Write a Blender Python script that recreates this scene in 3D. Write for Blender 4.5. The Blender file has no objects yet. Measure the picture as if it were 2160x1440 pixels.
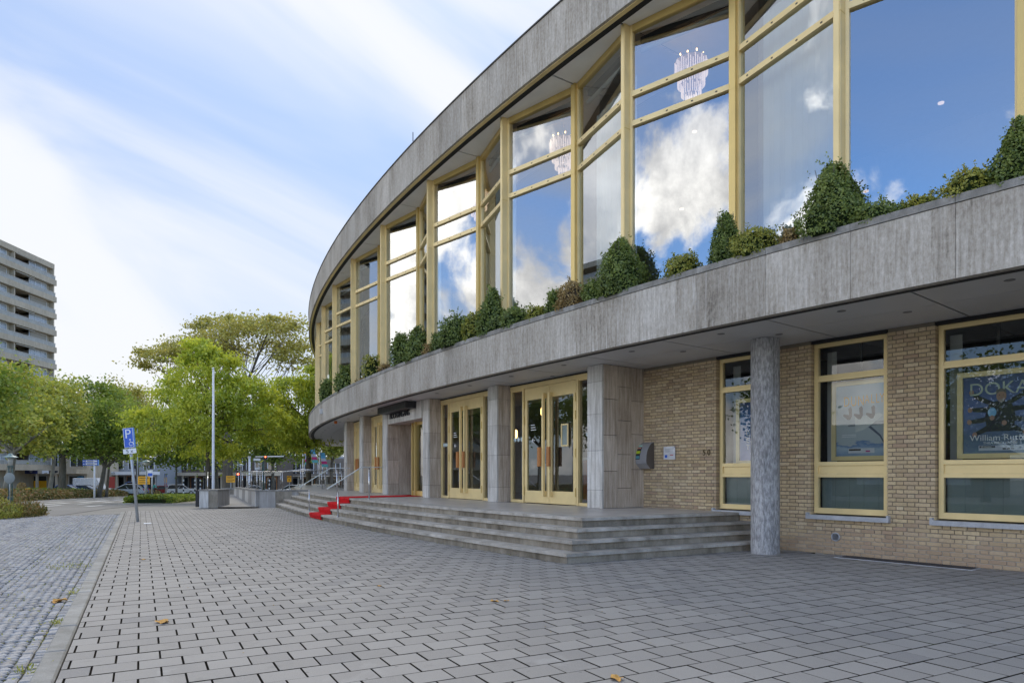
import bpy, math, random
import numpy as np
from mathutils import Matrix, Vector

random.seed(7)
rng = np.random.default_rng(7)
PI = math.pi
R_ = math.radians
sc = bpy.context.scene
COL = sc.collection

# ------------------------------------------------------------------ camera
F, HY, CAMH = 1440.0, 1000.0, 1.35          # focal length and horizon in photo pixels, eye height in metres
cam_d = bpy.data.cameras.new('camera')
cam = bpy.data.objects.new('camera', cam_d)
COL.objects.link(cam)
cam_d.sensor_width = 36.0
cam_d.lens = 24.0
cam_d.shift_y = (HY - 720.0) / 2160.0
cam_d.clip_start = 0.05
cam_d.clip_end = 4000
cam.location = (0, 0, CAMH)
cam.rotation_euler = (R_(90), 0, 0)
sc.camera = cam

# ------------------------------------------------------------------ sky and sun
CUM_OFF = (5.3, 0.7, 1.6)
SUN_EL, SUN_AZ = R_(46), R_(-7)              # azimuth from +Y towards +X
world = bpy.data.worlds.new('World')
sc.world = world
world.use_nodes = True
wt = world.node_tree
wt.nodes.clear()


def wn(t, **props):
    n = wt.nodes.new(t)
    for k, v in props.items():
        setattr(n, k, v)
    return n


def wmath(op, a, b=None, clamp=False):
    n = wn('ShaderNodeMath', operation=op, use_clamp=clamp)
    for i, v in enumerate((a, b)):
        if v is None:
            continue
        if hasattr(v, 'node'):
            wt.links.new(v, n.inputs[i])
        else:
            n.inputs[i].default_value = v
    return n.outputs[0]


def wsmooth(v, lo, hi):
    n = wn('ShaderNodeMapRange', interpolation_type='SMOOTHSTEP')
    wt.links.new(v, n.inputs['Value'])
    n.inputs['From Min'].default_value = lo
    n.inputs['From Max'].default_value = hi
    return n.outputs['Result']


def wnoise(vec, scale, detail, rough=.5, dist=0.0):
    n = wn('ShaderNodeTexNoise')
    wt.links.new(vec, n.inputs['Vector'])
    n.inputs['Scale'].default_value = scale
    n.inputs['Detail'].default_value = detail
    n.inputs['Roughness'].default_value = rough
    n.inputs['Distortion'].default_value = dist
    return n.outputs['Fac']


wout = wn('ShaderNodeOutputWorld')
wbg = wn('ShaderNodeBackground')
wbg.inputs['Strength'].default_value = 0.1
wt.links.new(wbg.outputs[0], wout.inputs[0])
sky = wn('ShaderNodeTexSky', sky_type='NISHITA')
sky.sun_disc = False
sky.sun_elevation = SUN_EL
sky.sun_rotation = SUN_AZ
sky.altitude = 0
sky.air_density = 1.0
sky.dust_density = 0.6
sky.ozone_density = 1.5
tc = wn('ShaderNodeTexCoord')
sep = wn('ShaderNodeSeparateXYZ')
wt.links.new(tc.outputs['Generated'], sep.inputs[0])
dx, dy, dz = sep.outputs
mp0 = wn('ShaderNodeMapping')
mp0.inputs['Rotation'].default_value = (0, R_(-24), 0)
wt.links.new(tc.outputs['Generated'], mp0.inputs[0])
mp = wn('ShaderNodeMapping')
mp.inputs['Scale'].default_value = (0.75, 0.9, 2.1)
mp.inputs['Location'].default_value = (0.35, 0.1, 0.62)
wt.links.new(mp0.outputs[0], mp.inputs[0])
# high thin veil of cloud
veil_n = wnoise(mp.outputs[0], 1.9, 6, .48, .55)
veil0 = wmath('MAXIMUM', wmath('MULTIPLY', wsmooth(veil_n, .33, .63), 0.95), wmath('MULTIPLY', wsmooth(dz, .50, .85), .80))  # extra veil added overhead, out of view, to whiten the skylight
low_haze = wmath('MULTIPLY', wsmooth(dz, .40, -.02), 0.70)
# milky air round the veiled sun
sx, sy, sz = (math.sin(SUN_AZ) * math.cos(SUN_EL), math.cos(SUN_AZ) * math.cos(SUN_EL), math.sin(SUN_EL))
toward = wmath('ADD', wmath('ADD', wmath('MULTIPLY', dx, sx), wmath('MULTIPLY', dy, sy)), wmath('MULTIPLY', dz, sz))
milk = wmath('MULTIPLY', wsmooth(toward, .22, .62), 0.92)
veil = wmath('MULTIPLY', veil0, wmath('ADD', wmath('MULTIPLY', wsmooth(toward, .05, .45), .75), .25))
# heaped clouds: frequent low in the half of the sky away from the sun
mp3 = wn('ShaderNodeMapping')
mp3.inputs['Location'].default_value = CUM_OFF
wt.links.new(tc.outputs['Generated'], mp3.inputs[0])
cn = wnoise(mp3.outputs[0], 4.4, 10, .58, .35)
side = wmath('ADD', wmath('MULTIPLY', dx, -0.75), wmath('MULTIPLY', dy, -0.55))
cum_here = wsmooth(side, .10, .45)
cum_low = wsmooth(dz, .75, .12)
thr = wmath('ADD', cn, wmath('MULTIPLY', cum_low, 0.10))
cum = wmath('MULTIPLY', wmath('MULTIPLY', wsmooth(thr, .56, .65), cum_here), wsmooth(dz, .70, .36))
shade_n = wnoise(tc.outputs['Generated'], 7.0, 6, .6, .2)
shade = wsmooth(shade_n, .35, .62)


def wmix(fac, a, b):
    n = wn('ShaderNodeMix', data_type='RGBA')
    wt.links.new(fac, n.inputs['Factor'])
    for i, v in ((6, a), (7, b)):
        if hasattr(v, 'node'):
            wt.links.new(v, n.inputs[i])
        else:
            n.inputs[i].default_value = (*v, 1)
    return n.outputs[2]


tint = wn('ShaderNodeMix', data_type='RGBA', blend_type='MULTIPLY')
tint.inputs['Factor'].default_value = 1
wt.links.new(sky.outputs[0], tint.inputs[6])
tint.inputs[7].default_value = (0.72, 0.98, 1.26, 1)
c0 = wmix(milk, tint.outputs[2], (1.08, 1.44, 2.2))
c1 = wmix(low_haze, c0, (1.9, 2.14, 2.52))
c2 = wmix(veil, c1, (2.62, 2.67, 2.74))
cumcol = wmix(shade, (4.1, 4.0, 3.9), (9.2, 8.8, 8.2))
c3 = wmix(cum, c2, cumcol)
wt.links.new(c3, wbg.inputs['Color'])

sun_d = bpy.data.lights.new('sun', 'SUN')
sun_d.energy = 0.5
sun_d.angle = R_(20)
sun_d.color = (1.0, .92, .80)
sun = bpy.data.objects.new('sun', sun_d)
COL.objects.link(sun)
sdir = Vector((math.sin(SUN_AZ) * math.cos(SUN_EL), math.cos(SUN_AZ) * math.cos(SUN_EL), math.sin(SUN_EL)))
sun.rotation_euler = (-sdir).to_track_quat('-Z', 'Y').to_euler()
sun.location = (0, 40, 60)

sc.view_settings.view_transform = 'Standard'
sc.view_settings.look = 'None'
sc.view_settings.gamma = 1
sc.view_settings.use_curve_mapping = False
sc.view_settings.exposure = 1.88
sc.cycles.use_denoising = True
sc.cycles.max_bounces = 8
sc.cycles.transparent_max_bounces = 24
sc.cycles.sample_clamp_indirect = 6


# ------------------------------------------------------------------ places
def at(px, py, d):
    """the point at depth d on the sight line through a photo pixel"""
    return Vector(((px - 1080) / F * d, d, CAMH + (HY - py) / F * d))


def gz(d):
    """ground level: the square is flat, the street beyond falls away gently"""
    return 0.0 if d < 26 else (-0.023 * (min(d, 122) - 26))


def gat(px, d):
    return Vector(((px - 1080) / F * d, d, gz(d)))


CX, CY, RB = 74.73, 65.58, 90.34             # centre and radius of the round front


def pol(th, off, z=0.0):
    t = R_(th)
    return Vector((CX + (RB + off) * math.cos(t), CY + (RB + off) * math.sin(t), z))


def theta_at(px, off):
    dv = np.array(((px - 1080) / F, 1.0))
    c = np.array((CX, CY))
    a, b, k = dv @ dv, -2 * dv @ c, c @ c - (RB + off) ** 2
    t = (-b - math.sqrt(b * b - 4 * a * k)) / (2 * a)
    p = t * dv - c
    return math.degrees(math.atan2(p[1], p[0])) % 360, t


def wallmat(th, off, z):
    """frame on the front: x to the right along it, y inwards, z up"""
    t = R_(th)
    return Matrix.Translation(pol(th, off, z)) @ Matrix.Rotation(t + PI / 2, 4, 'Z')


# ------------------------------------------------------------------ mesh helpers
class MB:
    def __init__(s):
        s.v, s.f, s.m, s.sm = [], [], [], []

    def add(s, vs, fs, mi=0, M=None, smooth=False):
        o = len(s.v)
        if M is not None:
            vs = [tuple(M @ Vector(p)) for p in vs]
        s.v += [tuple(p) for p in vs]
        for f in fs:
            s.f.append(tuple(i + o for i in f))
            s.m.append(mi)
            s.sm.append(smooth)
        return s

    def box(s, x0, x1, y0, y1, z0, z1, mi=0, M=None):
        vs = [(x0, y0, z0), (x1, y0, z0), (x1, y1, z0), (x0, y1, z0), (x0, y0, z1), (x1, y0, z1), (x1, y1, z1), (x0, y1, z1)]
        return s.add(vs, [(0, 3, 2, 1), (4, 5, 6, 7), (0, 1, 5, 4), (1, 2, 6, 5), (2, 3, 7, 6), (3, 0, 4, 7)], mi, M)

    def bbox(s, x0, x1, y0, y1, z0, z1, b, mi=0, M=None, side=None):
        """box with chamfered top edges"""
        vs = [(x0, y0, z0), (x1, y0, z0), (x1, y1, z0), (x0, y1, z0),
              (x0, y0, z1 - b), (x1, y0, z1 - b), (x1, y1, z1 - b), (x0, y1, z1 - b),
              (x0 + b, y0 + b, z1), (x1 - b, y0 + b, z1), (x1 - b, y1 - b, z1), (x0 + b, y1 - b, z1)]
        fs = [(0, 1, 5, 4), (1, 2, 6, 5), (2, 3, 7, 6), (3, 0, 4, 7), (4, 5, 9, 8), (5, 6, 10, 9), (6, 7, 11, 10), (7, 4, 8, 11), (8, 9, 10, 11)]
        s.add(vs, fs, mi, M)
        if side is not None:
            for k in range(len(s.m) - 9, len(s.m) - 1):
                s.m[k] = side
        return s

    def arc(s, off0, off1, th0, th1, z0, z1, n=1, mi=0):
        """block bent round the centre of the front (centre at the origin)"""
        vs = []
        for i in range(n + 1):
            t = R_(th0 + (th1 - th0) * i / n)
            c, k = math.cos(t), math.sin(t)
            for r in (RB + off0, RB + off1):
                for z in (z0, z1):
                    vs.append((r * c, r * k, z))
        fs = []
        for i in range(n):
            a, b = 4 * i, 4 * i + 4
            fs += [(a, a + 1, b + 1, b), (a + 2, b + 2, b + 3, a + 3), (a, b, b + 2, a + 2), (a + 1, a + 3, b + 3, b + 1)]
        fs += [(0, 2, 3, 1), (4 * n, 4 * n + 1, 4 * n + 3, 4 * n + 2)]
        return s.add(vs, fs, mi)

    def tube(s, pts, rad, n=8, mi=0, caps=True, smooth=True):
        pts = [Vector(p) for p in pts]
        rads = rad if isinstance(rad, (list, tuple)) else [rad] * len(pts)
        vs, fs = [], []
        up = Vector((0, 0, 1))
        d0 = (pts[1] - pts[0]).normalized()
        side = d0.cross(up)
        if side.length < 1e-3:
            side = Vector((1, 0, 0))
        side.normalize()
        for i, p in enumerate(pts):
            d = (pts[min(i + 1, len(pts) - 1)] - pts[max(i - 1, 0)]).normalized()
            side = (side - d * side.dot(d))
            if side.length < 1e-4:
                side = d.orthogonal()
            side.normalize()
            w = d.cross(side)
            for k in range(n):
                a = 2 * PI * k / n
                vs.append(p + (side * math.cos(a) + w * math.sin(a)) * rads[i])
        for i in range(len(pts) - 1):
            for k in range(n):
                a, b = i * n + k, i * n + (k + 1) % n
                fs.append((a, b, b + n, a + n))
        s.add(vs, fs, mi, None, smooth)
        if caps:
            o = len(s.v) - len(vs)
            s.f += [tuple(o + k for k in reversed(range(n))), tuple(o + (len(pts) - 1) * n + k for k in range(n))]
            s.m += [mi, mi]
            s.sm += [False, False]
        return s

    def lathe(s, prof, n=16, mi=0, M=None, smooth=True):
        vs, fs = [], []
        for r, z in prof:
            for k in range(n):
                a = 2 * PI * k / n
                vs.append((r * math.cos(a), r * math.sin(a), z))
        for i in range(len(prof) - 1):
            for k in range(n):
                a, b = i * n + k, i * n + (k + 1) % n
                fs.append((a, b, b + n, a + n))
        fs.append(tuple(reversed(range(n))))
        fs.append(tuple((len(prof) - 1) * n + k for k in range(n)))
        return s.add(vs, fs, mi, M, smooth)

    def prism(s, poly, z0, z1, mi=0, M=None):
        """polygon (x, y) raised from z0 to z1"""
        n = len(poly)
        vs = [(x, y, z0) for x, y in poly] + [(x, y, z1) for x, y in poly]
        fs = [tuple(reversed(range(n))), tuple(range(n, 2 * n))] + [(i, (i + 1) % n, n + (i + 1) % n, n + i) for i in range(n)]
        return s.add(vs, fs, mi, M)

    def mesh(s, name, mats):
        me = bpy.data.meshes.new(name)
        me.from_pydata(s.v, [], s.f)
        for m in mats if isinstance(mats, (list, tuple)) else [mats]:
            me.materials.append(m)
        me.polygons.foreach_set('material_index', s.m)
        me.polygons.foreach_set('use_smooth', s.sm)
        me.update()
        return me

    def build(s, name, mats, parent=None, M=None):
        return put(name, s.mesh(name, mats), parent, M)


def put(name, me, parent=None, M=None):
    o = bpy.data.objects.new(name, me)
    COL.objects.link(o)
    if parent is not None:
        o.parent = parent
    if M is not None:
        o.matrix_basis = M
    return o


def tag(o, label=None, cat=None, group=None, kind=None):
    if label:
        o['label'] = label
    if cat:
        o['category'] = cat
    if group:
        o['group'] = group
    if kind:
        o['kind'] = kind
    return o


def thing(name, label, cat, loc=(0, 0, 0), rz=0.0, group=None):
    o = bpy.data.objects.new(name, None)
    o.empty_display_size = .2
    COL.objects.link(o)
    o.location = loc
    o.rotation_euler = (0, 0, rz)
    return tag(o, label, cat, group)


def part(name, parent, loc=(0, 0, 0), rz=0.0):
    o = bpy.data.objects.new(name, None)
    o.empty_display_size = .1
    COL.objects.link(o)
    o.parent = parent
    o.location = loc
    o.rotation_euler = (0, 0, rz)
    return o


def copy_tree(o, parent=None):
    c = o.copy()
    COL.objects.link(c)
    if parent is not None:
        c.parent = parent
    for ch in list(o.children):
        copy_tree(ch, c)
    return c


def quads(name, P, mat, parent=None, rnd=None):
    """many loose quads from an (n, 4, 3) array"""
    n = len(P)
    me = bpy.data.meshes.new(name)
    me.vertices.add(n * 4)
    me.vertices.foreach_set('co', np.ascontiguousarray(P, dtype=np.float32).ravel())
    me.loops.add(n * 4)
    me.loops.foreach_set('vertex_index', np.arange(n * 4, dtype=np.int32))
    me.polygons.add(n)
    me.polygons.foreach_set('loop_start', np.arange(0, n * 4, 4, dtype=np.int32))
    me.polygons.foreach_set('loop_total', np.full(n, 4, dtype=np.int32))
    me.materials.append(mat)
    if rnd is not None:
        a = me.attributes.new('rnd', 'FLOAT', 'FACE')
        a.data.foreach_set('value', np.asarray(rnd, dtype=np.float32))
    me.update(calc_edges=True)
    me.validate()
    return put(name, me, parent)


_txt = {}


def text_mesh(body, size, mat, extrude=.002, align='CENTER', width=1.0):
    cu = bpy.data.curves.new('text', 'FONT')
    cu.body = body
    cu.size = size
    cu.extrude = extrude
    cu.align_x = align
    cu.align_y = 'CENTER'
    o = bpy.data.objects.new('text', cu)
    COL.objects.link(o)
    bpy.context.view_layer.update()
    me = bpy.data.meshes.new_from_object(o.evaluated_get(bpy.context.evaluated_depsgraph_get()))
    bpy.data.objects.remove(o)
    bpy.data.curves.remove(cu)
    me.materials.clear()
    me.materials.append(mat)
    # stand it up: x right, z up, facing -y
    me.transform(Matrix.Rotation(PI / 2, 4, 'X') @ Matrix.Scale(width, 4, (1, 0, 0)))
    return me


# ------------------------------------------------------------------ materials
class Mat:
    def __init__(s, name):
        s.mat = bpy.data.materials.new(name)
        s.mat.use_nodes = True
        s.t = s.mat.node_tree
        s.t.nodes.clear()
        s.out = s.t.nodes.new('ShaderNodeOutputMaterial')

    def n(s, typ, ins=None, **props):
        nd = s.t.nodes.new(typ)
        for k, v in props.items():
            setattr(nd, k, v)
        for k, v in (ins or {}).items():
            if hasattr(v, 'node'):
                s.t.links.new(v, nd.inputs[k])
            else:
                if isinstance(v, tuple) and len(v) == 3 and nd.inputs[k].type == 'RGBA':
                    v = (*v, 1)
                nd.inputs[k].default_value = v
        return nd

    def pos(s, scale=(1, 1, 1), rot=(0, 0, 0)):
        g = s.n('ShaderNodeNewGeometry')
        return s.n('ShaderNodeMapping', {'Vector': g.outputs['Position'], 'Scale': scale, 'Rotation': rot}).outputs[0]

    def noise(s, vec, scale, detail=4, rough=.55, dist=0.):
        return s.n('ShaderNodeTexNoise', {'Vector': vec, 'Scale': scale, 'Detail': detail, 'Roughness': rough, 'Distortion': dist}).outputs['Fac']

    def ramp(s, fac, stops):
        nd = s.n('ShaderNodeValToRGB', {'Fac': fac})
        e = nd.color_ramp.elements
        while len(e) < len(stops):
            e.new(.5)
        for el, (p, c) in zip(e, stops):
            el.position = p
            el.color = (*c, 1) if len(c) == 3 else c
        return nd.outputs[0]

    def mix(s, fac, a, b, mode='MIX'):
        return s.n('ShaderNodeMix', {0: fac, 6: a, 7: b}, data_type='RGBA', blend_type=mode).outputs[2]

    def math(s, op, a, b=0.0, clamp=False):
        return s.n('ShaderNodeMath', {0: a, 1: b}, operation=op, use_clamp=clamp).outputs[0]

    def rng(s, v, a, b, c, d):
        return s.n('ShaderNodeMapRange', {'Value': v, 'From Min': a, 'From Max': b, 'To Min': c, 'To Max': d}).outputs[0]

    def objrnd(s):
        return s.n('ShaderNodeObjectInfo').outputs['Random']

    def attr(s, name='rnd'):
        return s.n('ShaderNodeAttribute', attribute_name=name).outputs['Fac']

    def anyrnd(s):
        return s.math('FRACT', s.math('ADD', s.objrnd(), s.attr()))

    def bump(s, h, strength, dist=.01):
        return s.n('ShaderNodeBump', {'Height': h, 'Strength': strength, 'Distance': dist}).outputs[0]

    def done(s, col, rough=.6, metal=0., spec=.5, normal=None, **kw):
        ins = {'Base Color': col, 'Roughness': rough, 'Metallic': metal, 'Specular IOR Level': spec}
        ins.update(kw)
        if normal is not None:
            ins['Normal'] = normal
        b = s.n('ShaderNodeBsdfPrincipled', ins)
        s.t.links.new(b.outputs[0], s.out.inputs[0])
        s.bsdf = b
        return s.mat


def plain(name, col, rough=.5, metal=0., spec=.5, var=.10, scale=6.0, bump=0.):
    m = Mat(name)
    nz = m.noise(m.pos(), scale, 5)
    v = m.rng(nz, .25, .75, 1 - var, 1 + var)
    c = m.mix(1.0, (*col, 1), m.n('ShaderNodeCombineColor', {0: v, 1: v, 2: v}).outputs[0], 'MULTIPLY')
    r = m.rng(nz, .25, .75, max(rough - .08, .02), min(rough + .08, 1))
    nm = m.bump(m.noise(m.pos(), scale * 14, 3), bump) if bump else None
    return m.done(c, r, metal, spec, nm)


def emit(name, col, strength):
    m = Mat(name)
    e = m.n('ShaderNodeEmission', {'Color': col, 'Strength': strength})
    m.t.links.new(e.outputs[0], m.out.inputs[0])
    return m.mat


def glass(name, base_refl, tint, ior=1.5, rough=0.0):
    m = Mat(name)
    fr = m.n('ShaderNodeFresnel', {'IOR': ior}).outputs[0]
    fac = m.math('ADD', m.math('MULTIPLY', fr, 1 - base_refl), base_refl, True)
    wob = m.bump(m.noise(m.pos(), .55, 1), .05, .012)
    tr = m.n('ShaderNodeBsdfTransparent', {'Color': tint})
    gl = m.n('ShaderNodeBsdfGlossy', {'Color': (.94, .97, 1.0), 'Roughness': rough, 'Normal': wob})
    mx = m.n('ShaderNodeMixShader', {0: fac, 1: tr.outputs[0], 2: gl.outputs[0]})
    m.t.links.new(mx.outputs[0], m.out.inputs[0])
    return m.mat


def stone(name, stops, streak=(7, 7, .3), broad=(1.6, 1.6, .25), rough=.75, white=0.0, objv=.10, bumpv=.25):
    m = Mat(name)
    a = m.noise(m.pos(streak), 1.0, 7, .62, .15)
    b = m.noise(m.pos(broad), 1.0, 4, .55)
    f = m.math('ADD', m.math('MULTIPLY', a, .68), m.math('MULTIPLY', b, .34))
    c = m.ramp(f, stops)
    if white:
        w = m.noise(m.pos((11, 11, .22)), 1.0, 5, .7, .1)
        wm = m.rng(w, .60, .72, 0, white)
        c = m.mix(wm, c, (.62, .61, .58, 1))
    grain = m.noise(m.pos((1, 1, .6)), 90, 3)
    v = m.math('ADD', m.rng(grain, .3, .7, .88, 1.12), m.rng(m.objrnd(), 0, 1, -objv, objv))
    c = m.mix(1.0, c, m.n('ShaderNodeCombineColor', {0: v, 1: v, 2: v}).outputs[0], 'MULTIPLY')
    return m.done(c, rough, 0, .4, m.bump(m.math('ADD', grain, a), bumpv, .006))


M = {}
def fascia_mat():
    m = Mat('weathered_stone')
    st = m.noise(m.pos((24, 24, 1.5)), 1.0, 8, .72, .25)
    broad = m.noise(m.pos((1.1, 1.1, .45)), 1.0, 5, .6)
    mott = m.noise(m.pos((1, 1, .55)), 26, 6, .7)
    f = m.math('ADD', m.math('ADD', m.math('MULTIPLY', st, .36), m.math('MULTIPLY', broad, .34)), m.math('MULTIPLY', mott, .30))
    c = m.ramp(f, [(.37, (.15, .128, .102)), (.46, (.33, .295, .248)), (.53, (.425, .39, .34)), (.63, (.60, .565, .515))])
    drip = m.noise(m.pos((15, 15, .5)), 1.0, 5, .75, .5)
    patch = m.noise(m.pos((.9, .9, .9)), 1.0, 2)
    wm = m.math('MULTIPLY', m.rng(drip, .58, .70, 0, .8), m.rng(patch, .42, .60, 0, 1), True)
    c = m.mix(wm, c, (.66, .645, .62, 1))
    dk = m.noise(m.pos((19, 19, .38)), 1.0, 5, .7, .3)
    c = m.mix(m.rng(dk, .60, .74, 0, .6), c, (.135, .12, .10, 1))
    pit = m.noise(m.pos((1, 1, .35)), 120, 3)
    c = m.mix(m.rng(pit, .60, .75, 0, .55), c, (.14, .125, .105, 1))
    v = m.rng(m.objrnd(), 0, 1, .88, 1.10)
    c = m.mix(1.0, c, m.n('ShaderNodeCombineColor', {0: v, 1: v, 2: v}).outputs[0], 'MULTIPLY')
    return m.done(c, .82, 0, .35, m.bump(m.math('ADD', mott, st), .35, .006))


M['fascia'] = fascia_mat()
M['coping'] = stone('coping_stone', [(.3, (.13, .125, .115)), (.5, (.24, .23, .21)), (.7, (.40, .385, .36))], (5, 5, 3), (1.2, 1.2, 1), .85, 0, .12)
M['pier'] = stone('pale_stone', [(.36, (.32, .30, .27)), (.5, (.50, .475, .435)), (.64, (.66, .64, .605))], (16, 16, 1.3), (2.5, 2.5, 1.2), .55, .2, .10)
M['pier_brown'] = stone('brown_veined_stone', [(.36, (.28, .225, .17)), (.5, (.435, .36, .285)), (.64, (.58, .50, .415))], (24, 24, 1.6), (2.5, 2.5, .8), .55, .12, .12)
M['step'] = stone('step_stone', [(.34, (.20, .18, .15)), (.48, (.37, .34, .295)), (.66, (.53, .495, .445))], (3, 3, 3), (.9, .9, .9), .72, 0, .10)
M['riser'] = stone('riser_stone', [(.32, (.09, .075, .055)), (.48, (.22, .19, .145)), (.66, (.35, .31, .25))], (4, 4, 2), (1.1, 1.1, 1.1), .8, 0, .16)
M['platform'] = stone('platform_stone', [(.3, (.33, .30, .265)), (.5, (.43, .40, .36)), (.7, (.53, .495, .45))], (2, 2, 2), (.7, .7, .7), .34, 0, .06, .05)
M['column'] = stone('grey_column_stone', [(.36, (.13, .127, .125)), (.48, (.26, .255, .255)), (.62, (.46, .455, .455))], (34, 34, 9), (3.0, 3.0, .5), .7, .30, .05, .6)
M['wallstone'] = stone('ramp_wall_stone', [(.3, (.20, .185, .165)), (.5, (.32, .30, .275)), (.7, (.46, .445, .42))], (6, 6, .5), (1.2, 1.2, .8), .8, .3, .12)
M['concrete'] = stone('block_concrete', [(.3, (.36, .30, .215)), (.5, (.45, .38, .28)), (.7, (.54, .46, .345))], (3, 3, 1), (.3, .3, .3), .85, 0, .05)
M['sill'] = stone('sill_stone', [(.3, (.30, .31, .33)), (.5, (.42, .43, .45)), (.7, (.52, .53, .55))], (6, 6, 6), (2, 2, 2), .7, 0, .05)
M['soffit'] = plain('soffit_panel', (.80, .78, .74), .55, 0, .35, .07, 2.0)
M['soffit_low'] = plain('lower_soffit_panel', (.55, .54, .53), .45, 0, .4, .08, 1.6)
M['gold'] = plain('pale_gold_metal', (.78, .61, .30), .38, .20, .5, .10, 2.2)
M['gold_dark'] = plain('gold_metal', (.62, .46, .17), .34, .40, .5, .09, 2.2)
M['dark'] = plain('dark_metal', (.03, .03, .033), .45, .3)
M['seam'] = plain('dark_seam', (.015, .015, .016), .8)
M['steel'] = plain('brushed_steel', (.60, .61, .63), .28, 1.0, .5, .05)
M['galv'] = plain('galvanised_steel', (.42, .45, .47), .5, .6, .5, .12)
M['white_paint'] = plain('white_paint', (.78, .79, .80), .45)
M['grey_paint'] = plain('grey_paint', (.30, .32, .34), .5)
M['carpet'] = plain('red_carpet', (.55, .020, .024), .95, 0, .1, .22, 7, .5)
M['wood'] = stone('oiled_wood', [(.3, (.30, .11, .03)), (.5, (.42, .17, .05)), (.7, (.52, .23, .08))], (30, 30, 2), (4, 4, 1), .5, 0, .1)
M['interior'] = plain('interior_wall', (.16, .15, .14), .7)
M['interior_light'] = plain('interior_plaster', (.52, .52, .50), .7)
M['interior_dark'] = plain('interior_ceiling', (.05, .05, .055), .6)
M['black'] = plain('black_plastic', (.02, .02, .022), .5)
M['blue_sign'] = plain('blue_sign_face', (.02, .11, .55), .4, 0, .5, .03)
M['sign_white'] = plain('white_sign_face', (.80, .81, .82), .4, 0, .5, .03)
M['yellow_sign'] = plain('yellow_sign_face', (.85, .42, .01), .45, 0, .5, .05)
M['ink'] = plain('black_print', (.02, .02, .025), .6)
M['soil'] = plain('planter_soil', (.05, .037, .025), .95)
M['mortar'] = plain('mortar', (.22, .195, .16), .95, 0, .2, .25, 9, .4)
M['rubber'] = plain('tyre_rubber', (.02, .02, .02), .8)
M['glass_up'] = glass('coated_glass', .30, (.80, .86, .84), 1.9)
M['glass_door'] = glass('door_glass', .06, (.78, .82, .80), 1.6)
M['glass_low'] = glass('shop_window_glass', .03, (.80, .84, .83), 1.55)
M['frost'] = plain('frosted_glass', (.20, .25, .24), .16, 0, .6, .20, 1.4)
M['dot'] = plain('pale_glass_dot', (.62, .74, .76), .5)
M['car_glass'] = plain('car_window', (.025, .03, .035), .08, 0, .8)
M['lamp_warm'] = emit('warm_lamp', (1.0, .55, .18), 2.2)
M['lamp_soft'] = emit('soft_lamp', (1.0, .70, .52), .30)
M['red_light'] = emit('red_signal', (1.0, .08, .03), 4.0)
M['tail'] = plain('tail_lamp', (.5, .02, .015), .3)


def brick_mat():
    m = Mat('yellow_brick')
    r = m.anyrnd()
    c = m.ramp(r, [(0, (.56, .43, .25)), (.2, (.43, .32, .19)), (.38, (.62, .485, .295)), (.55, (.50, .38, .24)), (.70, (.36, .26, .17)), (.84, (.64, .52, .34)), (1.0, (.39, .27, .185))])
    nz = m.noise(m.pos(), 34, 5, .65)
    c = m.mix(m.rng(nz, .44, .70, 0, .5), c, (.26, .19, .12, 1))
    big = m.noise(m.pos((.8, .8, 1.1)), 1.0, 4)
    c = m.mix(m.rng(big, .35, .65, 0, .30), c, (.56, .46, .32, 1))
    z = m.n('ShaderNodeSeparateXYZ', {0: m.n('ShaderNodeNewGeometry').outputs['Position']}).outputs[2]
    foot = m.math('ADD', z, m.rng(big, .3, .7, -.2, .2))
    c = m.mix(m.rng(foot, .20, .50, .55, 0), c, (.36, .25, .175, 1))
    return m.done(c, .9, 0, .25, m.bump(nz, .6, .006))


M['brick'] = brick_mat()


def mortar_mat():
    m = Mat('pointed_mortar')
    z = m.n('ShaderNodeSeparateXYZ', {0: m.n('ShaderNodeNewGeometry').outputs['Position']}).outputs[2]
    nz = m.noise(m.pos(), 3.0, 4)
    zz_ = m.math('ADD', z, m.rng(nz, .3, .7, -.18, .18))
    c = m.mix(m.rng(zz_, .30, .55, 0, 1), (.40, .355, .295, 1), (.20, .172, .13, 1))
    return m.done(c, .95, 0, .2)


M['mortar'] = mortar_mat()


def paver_mat():
    m = Mat('concrete_paver')
    r = m.anyrnd()
    base = m.ramp(r, [(0, (.25, .237, .218)), (.5, (.288, .273, .25)), (.93, (.322, .306, .282)), (1.0, (.19, .184, .178))])
    sp = m.noise(m.pos(), 130, 3, .75)
    base = m.mix(m.rng(sp, .35, .70, 0, .45), base, (.47, .45, .42, 1))
    dk = m.noise(m.pos(), 95, 3, .75)
    base = m.mix(m.rng(dk, .58, .74, 0, .5), base, (.13, .135, .14, 1))
    big = m.noise(m.pos((1, 1, 1)), .55, 5, .6)
    base = m.mix(m.rng(big, .35, .70, 0, .32), base, (.21, .205, .20, 1))
    blot = m.noise(m.pos(), 3.2, 5, .65)
    base = m.mix(m.rng(blot, .60, .78, 0, .55), base, (.19, .178, .16, 1))
    st = m.noise(m.pos((.5, .5, 1)), 1.7, 6, .7, 1.2)
    base = m.mix(m.rng(st, .60, .72, 0, .35), base, (.50, .49, .47, 1))
    gum = m.noise(m.pos(), 14, 2, .4)
    base = m.mix(m.rng(gum, .74, .78, 0, .6), base, (.13, .125, .12, 1))
    return m.done(base, .80, 0, .3, m.bump(sp, .35, .004))


M['paver'] = paver_mat()


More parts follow.
